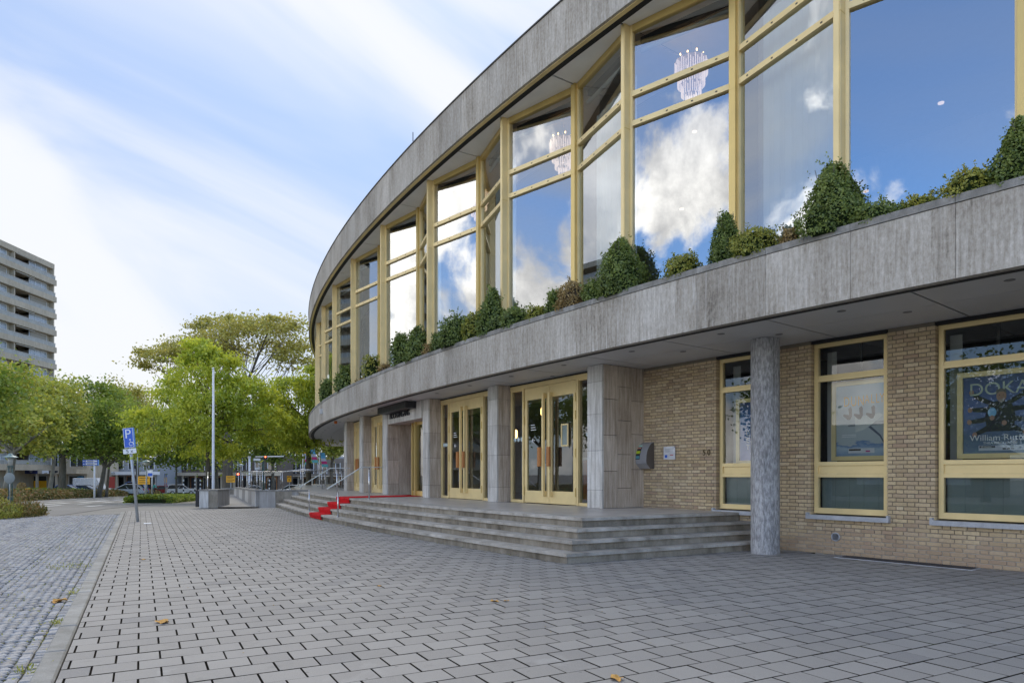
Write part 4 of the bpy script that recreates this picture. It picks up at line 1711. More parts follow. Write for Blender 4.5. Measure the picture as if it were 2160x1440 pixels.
for z in (2.02, 1.99):
    shape(p2, 'credit_line', [(-.32, z - .006), (-.08, z - .006), (-.08, z + .006), (-.32, z + .006)], (.70, .71, .70), -.004)

zc = (OPEN[2][0] + OPEN[2][1]) / 2
p3 = poster('framed blue poster of a many-armed man reading DOKA in the right-hand window', zc + .06, .90, 1.66, 2.80,
            gradient('night_blue_print', [(0, (.16, .24, .32)), (.2, (.10, .15, .25)), (.55, (.12, .18, .40)), (1, (.07, .10, .26))], 1.66, 2.80))
put('title', text_mesh('DOKA', .26, plain('pale_green_print', (.52, .60, .50), .5), .001, 'CENTER', 1.0), p3, Matrix.Translation((0, -.006, 2.60)))
suit = (.02, .023, .04)
skin = (.42, .25, .19)
shape(p3, 'torso', [(-.14, 1.98), (-.17, 2.2), (-.13, 2.36), (-.04, 2.42), (.08, 2.42), (.17, 2.36), (.21, 2.2), (.18, 1.98)], suit, -.004)
for pts_ in ([(-.10, 2.36), (-.28, 2.46), (-.34, 2.54), (-.29, 2.56), (-.22, 2.50), (-.06, 2.41)], [(.14, 2.36), (.30, 2.46), (.35, 2.54), (.30, 2.56), (.24, 2.50), (.10, 2.41)],
             [(-.14, 2.26), (-.32, 2.28), (-.34, 2.34), (-.14, 2.34)], [(.18, 2.26), (.34, 2.28), (.35, 2.34), (.18, 2.34)],
             [(-.15, 2.12), (-.33, 2.10), (-.35, 2.16), (-.15, 2.20)], [(.18, 2.12), (.36, 2.10), (.37, 2.16), (.18, 2.20)],
             [(-.10, 2.0), (-.26, 1.93), (-.30, 1.97), (-.13, 2.08)], [(.16, 2.0), (.28, 1.94), (.32, 1.98), (.18, 2.08)]):
    shape(p3, 'sleeve', pts_, suit, -.005)
for x, z in ((-.34, 2.57), (.36, 2.57), (-.36, 2.31), (.37, 2.31), (-.37, 2.13), (.39, 2.13), (-.30, 1.94), (.32, 1.95), (-.08, 2.18), (.07, 2.10)):
    shape(p3, 'hand', ell(x, z, .032, .038, 10), skin, -.007)
shape(p3, 'face', ell(.035, 2.49, .062, .085), skin, -.008)
shape(p3, 'hair', [(-.03, 2.52), (-.025, 2.58), (.03, 2.605), (.09, 2.58), (.10, 2.52), (.06, 2.555), (.01, 2.555)], (.16, .15, .14), -.009)
shape(p3, 'beard', ell(.035, 2.425, .035, .025, 10), (.35, .30, .27), -.009)
for x in (.012, .058):
    shape(p3, 'eye', ell(x, 2.505, .008, .005, 8), (.03, .02, .02), -.010)
shape(p3, 'light_burst', ell(-.08, 2.26, .055, .07), (.22, .50, .75), -.006)
put('name_line', text_mesh('William Rutten', .125, M['sign_white'], .001, 'CENTER', 1.0), p3, Matrix.Translation((.02, -.010, 1.885)))
put('subtitle', text_mesh('THEATERCOLLEGE', .048, M['sign_white'], .001, 'CENTER', 1.05), p3, Matrix.Translation((.02, -.010, 1.81)))
shape(p3, 'bottom_label', [(-.25, 1.70), (.36, 1.70), (.36, 1.775), (-.25, 1.775)], (.56, .60, .66), -.005)
shape(p3, 'date_bar', [(-.24, 1.74), (-.04, 1.74), (-.04, 1.77), (-.24, 1.77)], (.10, .10, .11), -.007)
put('date', text_mesh('25 oktober', .03, M['sign_white'], .0005, 'CENTER', 1.0), p3, Matrix.Translation((-.15, -.009, 1.755)))
for i in range(3):
    shape(p3, 'label_mark', [(.05 + .05 * i, 1.712), (.09 + .05 * i, 1.712), (.09 + .05 * i, 1.735), (.05 + .05 * i, 1.735)], (.12, .12, .14), -.007)

zc = (OPEN[0][0] + OPEN[0][1]) / 2
p1 = poster('framed deep blue underwater poster half hidden behind the round column', zc + .07, .84, 1.62, 2.74,
            gradient('underwater_print', [(0, (.25, .28, .55)), (.3, (.05, .16, .42)), (.7, (.06, .18, .45)), (1, (.05, .07, .22))], 1.62, 2.74))
for i, ch in enumerate('DET'):
    put('title_letter', text_mesh(ch, .14, M['sign_white'], .001, 'CENTER', 1.0), p1, Matrix.Translation((-.24, -.006, 2.14 - .135 * i)))

# floor grate in front of the brick wall
gt = thing('floor_grate', 'long dark foot grate set in the paving at the brick wall', 'grate')
gt.matrix_world = wallmat((theta_at(1780, OW + .2)[0] + theta_at(2050, OW + .2)[0]) / 2, OW + .19, 0)
GL = .95
MB().box(-GL, GL, -.17, .17, -.02, .003).build('pan', M['dark'], gt)
q = MB()
for i in range(64):
    x = -GL + 2 * GL * i / 64
    q.box(x, x + .012, -.165, .165, .003, .008)
q.build('bars', plain('grate_steel', (.10, .105, .12), .5, .4), gt)
q = MB()
for a in ((-GL - .03, GL + .03, -.20, -.172), (-GL - .03, -GL - .002, -.17, .172), (GL + .002, GL + .03, -.17, .172)):
    q.box(a[0], a[1], a[2], a[3], -.02, .007)
q.build('rim', M['sill'], gt)

# chandeliers in the upper foyer
def chandelier(px, py, d, label):
    c = at(px, py, d)
    ch = thing('chandelier', label, 'chandelier', (c.x, c.y, c.z), 0, 'crystal chandeliers in the upper foyer')
    MB().tube([(0, 0, .35), (0, 0, 9.5 - c.z)], .015, 6).build('stem', M['steel'], ch)
    for r, z0, z1, n in ((.30, -.02, .24, 44), (.25, -.22, .05, 36), (.18, -.40, -.16, 26), (.10, -.52, -.34, 14)):
        q = MB()
        for i in range(n):
            a = 2 * PI * i / n
            q.tube([(r * math.cos(a), r * math.sin(a), z0), (r * math.cos(a), r * math.sin(a), z1 - .04 * (i % 3))], .009, 4)
        q.build('crystal_ring', M['lamp_soft'], ch)
        q = MB()
        q.lathe([(r - .01, z1), (r + .012, z1), (r + .012, z1 + .012), (r - .01, z1 + .012)], 24)
        q.build('hoop', M['gold'], ch)
    q = MB()
    for i in range(9):
        a = 2 * PI * i / 9
        q.lathe([(.008, -.02), (.016, 0), (.008, .025)], 8, 0, Matrix.Translation((.24 * math.cos(a), .24 * math.sin(a), .31 + .02 * (i % 2))))
    q.build('bulb', M['lamp_warm'], ch)


chandelier(1458, 158, 12.9, 'crystal chandelier seen through the tall window left of the big clear pane')
chandelier(1187, 320, 15.9, 'crystal chandelier seen through the fourth wide window from the right')
chandelier(1008, 425, 19.0, 'crystal chandelier half hidden by a gold post further along the front')
# ceiling spots and lobby lamps that are lit
for px, py, d in ((1985, 219, 10.8), (1465, 279, 13.5), (1438, 442, 13.5), (1826, 405, 11.0)):
    c = at(px, py, d)
    MB().lathe([(.045, 0), (.045, .02)], 14).build('ceiling_spot', M['lamp_soft'], bld, Matrix.Translation(Vector((-CX, -CY, 0)) + c))
for px, py, d in ((958, 905, 23.5), (1088, 915, 19.5), (1144, 868, 20.5), (878, 933, 25)):
    c = at(px, py, d)
    MB().lathe([(.03, -.12), (.05, -.06), (.05, .08), (.03, .12)], 10).build('wall_lamp', M['lamp_warm'], bld, Matrix.Translation(Vector((-CX, -CY, 0)) + c))
# a bar and pale panels inside the lobby
q = MB().arc(-4.6, -4.0, 212.6, 214.2, Z_PLAT, 1.75, 4).build('lobby_counter', plain('red_counter', (.36, .11, .05), .4), bld)
MB().arc(-4.7, -3.9, 212.5, 214.3, 1.75, 1.82, 4).build('counter_top', M['interior_light'], bld)
MB().arc(-6.0, -5.9, 212.3, 213.0, Z_PLAT, 2.4, 2).build('lobby_panel', M['interior_light'], bld)
MB().arc(-5.0, -4.9, 210.2, 210.7, Z_PLAT, 1.7, 2).build('lobby_panel', M['interior_light'], bld)


# ------------------------------------------------------------------ planter shrubs
def rand_unit(n):
    v = rng.normal(size=(n, 3))
    return v / np.linalg.norm(v, axis=1)[:, None]


def leaf_quads(P, Nrm, length, width, jit=.5, droop=0.0):
    """rhombic leaves at P, roughly facing Nrm"""
    n = len(P)
    Nn = Nrm + rng.normal(size=(n, 3)) * jit
    Nn /= np.linalg.norm(Nn, axis=1)[:, None]
    t = rng.normal(size=(n, 3))
    t[:, 2] -= droop
    t -= (t * Nn).sum(1)[:, None] * Nn
    t /= np.linalg.norm(t, axis=1)[:, None]
    b = np.cross(Nn, t)
    L = (length * rng.uniform(.7, 1.3, n))[:, None]
    Wd = (width * rng.uniform(.7, 1.3, n))[:, None]
    Q = np.empty((n, 4, 3))
    Q[:, 0] = P
    Q[:, 1] = P + t * L * .5 + b * Wd * .5
    Q[:, 2] = P + t * L
    Q[:, 3] = P + t * L * .5 - b * Wd * .5
    return Q


def shrub(px, top, hwpx, kind, label, off=-.24):
    t, d = theta_at(px, off)
    H_ = CAMH + (HY - top) / F * d - 4.56
    Wd = hwpx / F * d * 1.02
    base = pol(t, off, 4.56)
    s = thing('planter_shrub', label, 'shrub', base, rng.uniform(0, 6), 'shrubs in the planter above the entrance')
    cone = kind == 'cone'
    mat = {'cone': M['leaf_box'], 'low': M['leaf_box'], 'yellow': M['leaf_box_y'], 'dry': M['leaf_dry'], 'twig': M['leaf_box_y']}[kind]

    def radius(h):
        if cone:
            return np.where(h < .22, .84 + .73 * h, np.clip(1 - (np.clip(h - .22, 0, 1) / .80), 0.02, 1) ** .66)
        return np.sqrt(np.clip(1 - ((h - .30) / .72) ** 2, .02, 1))
    area = 2 * PI * Wd * H_ * .8
    ls = max(.027, d * .0026)
    n = int(min(9000, area / (ls * ls * .40) * (1.25 if kind != 'twig' else .5)))
    h = rng.beta(1.05, 1.15, n)
    a = rng.uniform(0, 2 * PI, n)
    lump = 1 + .13 * np.sin(a * 3 + h * 7 + px) + .10 * np.sin(a * 7 - h * 11 + px * .3)
    rr_ = radius(h) * Wd * lump * (1 - np.abs(rng.normal(0, .075, n))) * np.where(rng.random(n) < .05, 1.12, 1.0)
    sprig = np.sin(a * 9 + h * 23) > .6
    rr_ = rr_ * np.where(sprig, 1.05, .97)
    P = np.stack([rr_ * np.cos(a), rr_ * np.sin(a), h * H_ * (1 + .04 * np.sin(a * 5))], 1)
    Nr = np.stack([np.cos(a), np.sin(a), .25 + (h - .3) * 1.1], 1)
    Q = leaf_quads(P, Nr, ls * 1.35, ls * .85, .75)
    # straggling shoots
    ns = 26 if kind != 'dry' else 12
    sa, sh = rng.uniform(0, 2 * PI, ns), rng.uniform(.25, 1.0, ns)
    sr = radius(sh) * Wd
    o3 = np.stack([sr * np.cos(sa), sr * np.sin(sa), sh * H_], 1)
    d3 = np.stack([np.cos(sa) * .5, np.sin(sa) * .5, np.full(ns, .8)], 1) + rng.normal(0, .25, (ns, 3))
    kk = rng.integers(0, ns, ns * 11)
    fr_ = rng.uniform(0, 1, ns * 11)[:, None]
    ext = (Wd * .26 + .03)
    P2 = o3[kk] + d3[kk] * fr_ * ext + rng.normal(0, ls * .45, (ns * 11, 3))
    Q = np.concatenate([Q, leaf_quads(P2, rand_unit(ns * 11), ls * 1.35, ls * .8, .6)])
    h = np.concatenate([h, sh[kk]])
    a = np.concatenate([a, sa[kk]])
    n = len(Q)
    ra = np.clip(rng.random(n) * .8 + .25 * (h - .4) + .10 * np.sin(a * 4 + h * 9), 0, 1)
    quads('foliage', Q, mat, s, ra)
    # dark twiggy heart
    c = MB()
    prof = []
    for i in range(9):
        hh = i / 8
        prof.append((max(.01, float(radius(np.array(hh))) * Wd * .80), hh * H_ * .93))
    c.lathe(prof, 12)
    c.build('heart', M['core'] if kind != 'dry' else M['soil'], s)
    # a few bare shoots
    q = MB()
    for i in range(10 if kind in ('twig', 'yellow') else 5):
        a_ = rng.uniform(0, 6.28)
        r0 = Wd * .5
        q.tube([(r0 * math.cos(a_) * .3, r0 * math.sin(a_) * .3, H_ * .2), (r0 * math.cos(a_), r0 * math.sin(a_), H_ * rng.uniform(.75, 1.05))], .004, 4)
    q.build('stems', M['bark'], s)
    return s


shrub(1895, 440, 22, 'low', 'tiny bush between the low green one and the small sprig')
shrub(1000, 660, 22, 'yellow', 'yellowish low bush tucked under the rounded cone')
shrub(930, 700, 20, 'low', 'low bush at the left end of the wide one')
shrub(1560, 520, 22, 'low', 'low bush at the foot of the narrow cone')
shrub(2150, 252, 52, 'cone', 'tall box cone at the right edge of the planter')
shrub(2045, 362, 48, 'yellow', 'loose low brownish bush beside the tall cone at the planter\'s right end')
shrub(1944, 416, 34, 'yellow', 'small low sprig of box below the big clear pane')
shrub(1850, 432, 48, 'low', 'low green box bush just right of the largest cone')
shrub(1757, 347, 68, 'cone', 'largest box cone standing before the wide gold post')
shrub(1670, 484, 22, 'dry', 'small dried tan bush left of the largest cone')
shrub(1596, 486, 50, 'yellow', 'low yellowing bush between two box cones under the pale blind')
shrub(1532, 452, 37, 'cone', 'narrow box cone in front of a gold post, left of the yellowing bush')
shrub(1441, 541, 37, 'yellow', 'isolated low yellow-green bush with bare coping on both sides')
shrub(1310, 506, 54, 'cone', 'broad box cone beside its dark reflection in the glass')
shrub(1256, 592, 26, 'low', 'green bush tucked against the left flank of the broad cone')
shrub(1207, 597, 32, 'dry', 'large dried straw-coloured bush in the planter')
shrub(1172, 614, 20, 'low', 'small green bush behind the dried straw-coloured one')
shrub(1136, 648, 24, 'yellow', 'small yellowish bush left of the dried straw-coloured one')
shrub(1087, 650, 30, 'low', 'low green bush right of the rounded box cone')
shrub(1040, 611, 33, 'cone', 'rounded box cone above the second door from the right')
shrub(967, 668, 40, 'low', 'wide low bush left of the rounded box cone')
shrub(908, 728, 14, 'dry', 'tiny dried bush between two green ones further along')
shrub(880, 692, 28, 'cone', 'box cone above the stone portal')
shrub(848, 705, 22, 'low', 'green bush touching the cone above the portal')
shrub(812, 768, 12, 'dry', 'dried tuft left of the portal cone')
shrub(785, 752, 20, 'twig', 'thin twiggy bush in the far part of the planter')
shrub(765, 800, 14, 'dry', 'dried tuft near the far end of the planter')
shrub(728, 772, 22, 'cone', 'dark box cone near the far end of the planter')
shrub(690, 803, 14, 'low', 'farthest green bush where the planter turns away')

# ------------------------------------------------------------------ trees
def tube_pts(a, b, bend, n=5):
    a, b = np.array(a, float), np.array(b, float)
    mid = (a + b) / 2 + np.array(bend)
    return [tuple((1 - t) ** 2 * a + 2 * t * (1 - t) * mid + t * t * b) for t in np.linspace(0, 1, n)]


def tree(name, label, base, fork_h, r0, lobes, leafm, barkm, n_leaf, lsize, style='round', lean=(0, 0), clus=90, spread=.55, group='trees along the street'):
    """lobes: list of (dx, dy, dz, rx, ry, rz) crown ellipsoids relative to the base"""
    t = thing(name, label, 'tree', base, 0, group)
    tb = MB()
    fork = (lean[0], lean[1], fork_h)
    tp = tube_pts((0, 0, -.1), fork, (lean[0] * .2 + rng.normal(0, .06), rng.normal(0, .06), 0), 7)
    tb.tube(tp, [r0 * (1.25 if i == 0 else 1.0 - .35 * i / 6) for i in range(7)], 10)
    C, S_ = [], []
    vol = np.array([l[3] * l[4] * l[5] for l in lobes]) ** .75
    cnt = np.maximum(6, (clus * vol / vol.sum()).astype(int))
    for (dx_, dy_, dz_, rx, ry, rz), k in zip(lobes, cnt):
        u = rand_unit(k)
        if style == 'flat':
            u[:, 2] = np.abs(u[:, 2]) * .9 + .05
        rad = rng.uniform(.55, 1.0, k)[:, None] ** .6
        pts = np.array((dx_, dy_, dz_)) + u * rad * np.array((rx, ry, rz))
        C.append(pts)
        S_.append(np.full(k, (rx + ry) / 2))
        # a limb into the lobe, twigs to some of its clumps
        hub = np.array((dx_, dy_, dz_ - rz * .35))
        lp = tube_pts(fork, hub, (rng.normal(0, .2), rng.normal(0, .2), -.15 * rz), 6)
        tb.tube(lp, [min(r0 * .55, .16) * (1 - .6 * i / 5) for i in range(6)], 7, caps=False)
        for p in pts[::2]:
            st = lp[rng.integers(2, 6)]
            tb.tube(tube_pts(st, p, (0, 0, -.12 * rz), 4), [min(r0, .3) * w_ for w_ in (.13, .10, .07, .04)], 5, caps=False)
    tb.build('trunk', barkm, t)
    C, S_ = np.concatenate(C), np.concatenate(S_)
    per = max(8, n_leaf // len(C))
    idx = np.repeat(np.arange(len(C)), per)
    sg = (S_[idx] * .23 * spread / .55)[:, None]
    wts = rng.uniform(.6, 1.35, len(C))
    G_ = rng.normal(size=(len(idx), 3)) * sg * wts[idx][:, None]
    if style == 'flat':
        G_[:, 2] *= .32
    elif style == 'weep':
        G_[:, 2] = np.where(rng.random(len(G_)) < .6, -np.abs(G_[:, 2]), G_[:, 2] * .6) * .9 + .1
    else:
        G_[:, 2] *= .75
    P = C[idx] + G_
    keep = rng.random(len(P)) < .96
    P, idx = P[keep], idx[keep]
    up = np.tile(np.array((0, 0, 1.0)), (len(P), 1))
    if style == 'weep':
        Q = leaf_quads(P, rand_unit(len(P)), lsize * 1.9, lsize * .75, .6, 1.4)
    else:
        Q = leaf_quads(P, up, lsize * 1.35, lsize, .85, .5)
    cr = rng.random(len(C))
    ra = np.clip(.55 * rng.random(len(P)) + .45 * cr[idx], 0, 1)
    quads('crown', Q, leafm, t, ra)
    return t


def m_(px, d):
    return px / F * d


def tree_px(name, label, px, d, fork_y, lobes_px, **kw):
    """lobes given in photo pixels (cx, cy, rx, ry, depth offset)"""
    b = gat(px, d)
    lob = []
    for cx_, cy_, rx, ry, dd in lobes_px:
        c = at(cx_, cy_, d + dd) - b
        lob.append((c.x, c.y, c.z, m_(rx, d), m_(rx, d) * .8, m_(ry, d)))
    fh = at(px, fork_y, d).z - b.z
    return tree(name, label, b, fh, kw.pop('r0'), lob, M[kw.pop('leaf')], M[kw.pop('bark', 'bark')], kw.pop('n'), kw.pop('ls'), **kw)


tree_px('plane_tree', 'leftmost plane tree with a thick mottled trunk behind the street lantern', 12, 52, 955,
        [(-30, 880, 95, 60, 0), (35, 850, 85, 70, 1), (70, 905, 60, 50, -1), (0, 800, 80, 45, 2), (-90, 830, 90, 70, 0)], r0=.34, leaf='leaf_plane', bark='bark_pale', n=17000, ls=.20, lean=(.6, 0), clus=150)
tree_px('plane_tree', 'slim plane tree with a pale leaning trunk in front of the shops', 101, 60, 965,
        [(95, 890, 55, 50, 0), (130, 850, 55, 50, 2), (75, 930, 45, 30, 0)], r0=.20, leaf='leaf_plane', bark='bark_pale', n=9000, ls=.20, lean=(.55, 0), clus=80)
tree_px('plane_tree', 'broad dark-trunked plane tree between the shop fronts and the blue sign', 132, 76, 965,
        [(150, 880, 75, 70, 0), (200, 850, 60, 55, 2), (120, 930, 60, 35, 0), (185, 930, 60, 35, 0)], r0=.46, leaf='leaf_green', n=13000, ls=.24, clus=110)
tree_px('street_tree', 'green street tree with a leaning trunk right of the blue direction sign', 206, 70, 985,
        [(215, 930, 60, 45, 0), (245, 880, 60, 50, 1), (190, 900, 50, 50, 0), (262, 940, 45, 30, 0)], r0=.27, leaf='leaf_green', n=11000, ls=.22, lean=(.7, 0), clus=95)
tree_px('street_tree', 'thin second trunk beside the leaning street tree', 224, 73, 985,
        [(240, 920, 50, 40, 0), (270, 895, 45, 40, 1)], r0=.16, leaf='leaf_plane', n=6000, ls=.22, lean=(.3, 0), clus=50)
tree_px('street_tree', 'distant olive tree showing over the disabled parking sign', 290, 100, 975,
        [(285, 860, 55, 45, 0), (245, 848, 55, 42, 2), (310, 905, 55, 45, 0), (265, 910, 60, 45, 0)], r0=.3, leaf='leaf_thin', n=14000, ls=.28, clus=70)
tree_px('locust_tree', 'bright yellow-green locust tree behind the flagpole', 438, 41, 905,
        [(440, 785, 70, 55, 0), (370, 835, 65, 50, 1), (510, 835, 72, 50, 0), (325, 900, 60, 42, 0), (440, 870, 80, 50, -1.5), (555, 890, 58, 42, 0), (385, 925, 62, 34, 0), (495, 925, 60, 34, 0), (425, 740, 46, 30, 0), (300, 935, 40, 26, 0)],
        r0=.14, leaf='leaf_locust', n=30000, ls=.13, style='weep', clus=230, spread=.46)
tree_px('locust_tree', 'tall wide-crowned sparse tree rising above the yellow-green locust', 480, 66, 900,
        [(540, 735, 110, 62, 0), (430, 755, 90, 50, 3), (350, 775, 75, 48, 0), (620, 780, 62, 55, 0), (480, 700, 75, 34, 2), (565, 690, 70, 30, 0)],
        r0=.55, leaf='leaf_thin', n=17000, ls=.20, style='flat', clus=210, spread=.5)
tree_px('locust_tree', 'green locust tree with a dark side limb next to the theatre corner', 650, 46, 935,
        [(630, 850, 62, 62, 0), (680, 820, 52, 55, 2), (600, 905, 55, 42, 0), (660, 915, 58, 40, 0), (690, 890, 45, 45, 3), (590, 870, 40, 35, 0)],
        r0=.22, leaf='leaf_locust', n=19000, ls=.14, style='weep', clus=150, spread=.46)
tree_px('street_tree', 'background tree between the traffic mast and the locust limb', 575, 92, 975,
        [(570, 920, 60, 45, 0), (610, 945, 50, 30, 0), (530, 930, 50, 38, 0)], r0=.25, leaf='leaf_green', n=9000, ls=.27, clus=70)
tree_px('street_tree', 'background tree behind the white cars by the brick office', 372, 88, 985,
        [(370, 940, 50, 38, 0), (330, 945, 50, 36, 0), (410, 950, 45, 30, 0)], r0=.15, leaf='leaf_green', n=8000, ls=.25, clus=60)
tree_px('street_tree', 'background tree just left of the round columns', 700, 70, 975,
        [(690, 930, 45, 45, 0), (720, 900, 50, 60, 0)], r0=.22, leaf='leaf_plane', n=8000, ls=.22, clus=60)
tree_px('street_tree', 'far dark tree filling the gap below the tall sparse crown', 455, 100, 985,
        [(455, 930, 80, 55, 0), (520, 910, 70, 55, 0), (390, 915, 70, 50, 0)], r0=.45, leaf='leaf_green', n=9000, ls=.32, clus=80)
# trees across the street that only the windows mirror
for i, (x, y, h, lb_) in enumerate(((-27, 22, 9, 'tree beyond the frame mirrored in the entrance doors'), (-30, 28, 10, 'second tree beyond the frame mirrored in the entrance doors'), (-29, 35, 10, 'third tree beyond the frame mirrored in the far entrance doors'), (-25, 9, 8, 'tree beyond the frame mirrored in the middle brick-wing window'),
                                    (-24, -3.5, 8.5, 'tree beyond the frame mirrored in the right-hand brick-wing window'))):
    tree('street_tree', lb_, (x, y, -.1), h * .35, .22, [(0, 0, h * .66, 2.6, 2.6, 2.3), (1.2, .8, h * .55, 1.9, 1.9, 1.6), (-1.2, -.6, h * .6, 1.9, 1.9, 1.7)], M['leaf_green'], M['bark'], 6000, .17, clus=60, group='trees mirrored in the windows')
hb = thing('house', 'low brick house beyond the frame mirrored in the ground floor windows', 'house', (-37, -1, -.15), R_(8))
MB().box(-4, 4, -8, 8, 0, 2.8).build('wall', plain('house_brick', (.27, .19, .13), .9), hb)
q = MB()
q.add([(-4.5, -8.5, 2.8), (4.5, -8.5, 2.8), (4.5, 8.5, 2.8), (-4.5, 8.5, 2.8), (0, -5, 5.2), (0, 5, 5.2)], [(0, 1, 4), (1, 2, 5, 4), (2, 3, 5), (3, 0, 4, 5), (3, 2, 1, 0)])
q.build('roof', plain('roof_tiles', (.07, .055, .05), .8), hb)
for y in (-5, -1.5, 2, 5.5):
    MB().box(4.001, 4.03, y - .8, y + .8, .8, 2.2).build('window', M['white_paint'], hb)


# ------------------------------------------------------------------ hedges and rough planting
def hedge(name, label, pts, width, height, n, leafm, ls, cat='hedge'):
    p0 = Vector((pts[0][0], pts[0][1], gsurf(pts[0][1])))
    h = thing(name, label, cat, p0)
    seg = []
    for a, c in zip(pts[:-1], pts[1:]):
        seg.append((np.array(a), np.array(c), math.hypot(c[0] - a[0], c[1] - a[1])))
    tot = sum(s[2] for s in seg)
    core = MB()
    P, Nn = [], []
    for a, c, L in seg:
        k = int(n * L / tot)
        dv = (c - a) / L
        nv = np.array((-dv[1], dv[0]))
        s = rng.uniform(0, L, k)
        w = rng.uniform(-1, 1, k)
        topm = 1 - .35 * np.abs(w) ** 3
        hz = np.where(rng.random(k) < .62, topm * (1 + .14 * np.sin(s * 2.3) + .10 * np.sin(s * .9 + 1)), rng.uniform(.05, 1, k) * topm)
        side = np.where(rng.random(k) < .5, 1, -1)
        w = np.where(hz < topm * .8, side * rng.uniform(.8, 1.05, k), w)
        x = a[0] + dv[0] * s + nv[0] * w * width / 2
        y = a[1] + dv[1] * s + nv[1] * w * width / 2
        z = np.array([gsurf(v) for v in y]) + hz * height
        P.append(np.stack([x, y, z], 1) - np.array(p0))
        Nn.append(np.stack([nv[0] * w, nv[1] * w, np.full(k, .8)], 1))
        m = max(1, int(L / 4))
        for i in range(m):
            A, B_ = a + dv * L * i / m, a + dv * L * (i + 1) / m
            vs = []
            for e_ in (A, B_):
                zz0 = gsurf(e_[1])
                for sgn, zf in ((-.9, 0), (.9, 0), (.6, .62), (-.6, .62)):
                    vs.append((e_[0] + nv[0] * sgn * width * .42 - p0.x, e_[1] + nv[1] * sgn * width * .42 - p0.y, zz0 + zf * height - p0.z))
            core.add(vs, [(0, 1, 2, 3), (7, 6, 5, 4), (0, 4, 5, 1), (1, 5, 6, 2), (2, 6, 7, 3), (3, 7, 4, 0)])
    core.build('heart', M['core'], h)
    P, Nn = np.concatenate(P), np.concatenate(Nn)
    quads('foliage', leaf_quads(P, Nn, ls * 1.4, ls, .8), leafm, h, rng.random(len(P)))
    return h


hedge('hedge', 'long low reddish-green hedge along the far side of the road', [(-24.5, 18), (-27.6, 30), (-32.5, 43.5), (-39.6, 60), (-48, 82), (-60.4, 116)], 1.6, .62, 22000, M['leaf_hedge'], .15)
hedge('hedge', 'dark green clipped hedge on the island beside the ramp', [(-20.6, 38.5), (-22.5, 45), (-24.8, 53)], 2.4, .36, 16000, M['leaf_green'], .09)
hedge('hedge', 'dark low planting under the plane trees before the shops', [(-44, 62), (-46, 68), (-50, 80)], 3.0, .7, 6000, M['leaf_green'], .15)


def tuft(label, x, y, z, rad, hgt, n, leafm, ls, name='wild_bush', cat='bush', grp=None):
    t = thing(name, label, cat, (x, y, z), 0, grp)
    a = rng.uniform(0, 2 * PI, n)
    r = rad * np.sqrt(rng.random(n))
    h = hgt * rng.random(n) * (1 - .6 * (r / rad) ** 2) * (1 + .3 * np.sin(a * 3))
    P = np.stack([r * np.cos(a), r * np.sin(a), h], 1)
    Nn = rand_unit(n)
    quads('foliage', leaf_quads(P, Nn, ls * 2.2, ls * .5, .4, -1.5), leafm, t, rng.random(n))
    return t


for px, d, rad, hg, lb_ in ((12, 22.3, .9, .62, 'wild yellow-green bush at the left edge beside the cobbled lane'), (48, 23.2, .7, .45, 'smaller wild bush at the corner of the road and the cobbled lane'), (-30, 21.6, 1.0, .6, 'wild bush running out of the left edge of the view')):
    x = (px - 1080) / F * d
    tuft(lb_, x, d, -.08, rad, hg, 3500, M['leaf_hedge'] if px > 0 else M['leaf_box_y'], .055)
for i, (u, v, n) in enumerate(((9.5, -.66, 60), (7.6, -.665, 40), (12.2, -.9, 90), (5.9, -.67, 50))):
    c = uv2w(u, v)
    tuft(('tuft of grass in the gutter beside the kerb', 'small weed at the kerb nearer the camera', 'wide patch of weeds between the cobbles by the kerb', 'weed growing in the kerb joint near the bottom edge')[i], c.x, c.y, -.05, .10 if i != 2 else .35, .035, n, M['leaf_box_y'], .022, 'weed', 'weed')
# moss and weeds between the cobbles: nobody could count them
nn = 2600
uu = rng.uniform(4.5, 26, nn)
vv = -.66 - np.abs(rng.normal(0, .75, nn)) * (1 + uu * .03)
xy = np.stack([ud.x * uu + vd.x * vv, ud.y * uu + vd.y * vv, np.full(nn, -.052)], 1)
ms = quads('moss', leaf_quads(np.repeat(xy, 3, 0) + rng.normal(0, .018, (nn * 3, 3)) * np.array((1, 1, .1)), np.tile((0, 0, 1.), (nn * 3, 1)), .028, .012, .5), M['leaf_box_y'], None, rng.random(nn * 3))
tag(ms, 'moss and tiny weeds between the cobbles near the kerb', 'moss', kind='stuff')


# fallen leaves
def fallen(px, py, size, label, zc=0.0, grp='fallen leaves on the paving', upright=False):
    d = F * (CAMH - zc) / (py - HY)
    x = (px - 1080) / F * d
    o = MB()
    n = 18
    pts = []
    for i in range(n):
        a = 2 * PI * i / n
        r = size * (.62 + .38 * abs(math.cos(2.5 * a))) * rng.uniform(.8, 1.1)
        pts.append((r * math.cos(a) * 1.2, r * math.sin(a) * .8, size * .30 * (abs(math.sin(a * 1.5)) ** 1.3) + .004))
    o.add([(0, 0, .004)] + pts, [(0, 1 + i, 1 + (i + 1) % n) for i in range(n)])
    Mx = Matrix.Translation((x, d, zc)) @ Matrix.Rotation(rng.uniform(0, 6), 4, 'Z')
    if upright:
        Mx = Matrix.Translation((x, d, zc + size)) @ Matrix.Rotation(R_(75), 4, 'X') @ Matrix.Rotation(R_(80), 4, 'Z')
    tag(o.build('fallen_leaf', M['leaf_fall'], None, Mx), label, 'leaf', grp)


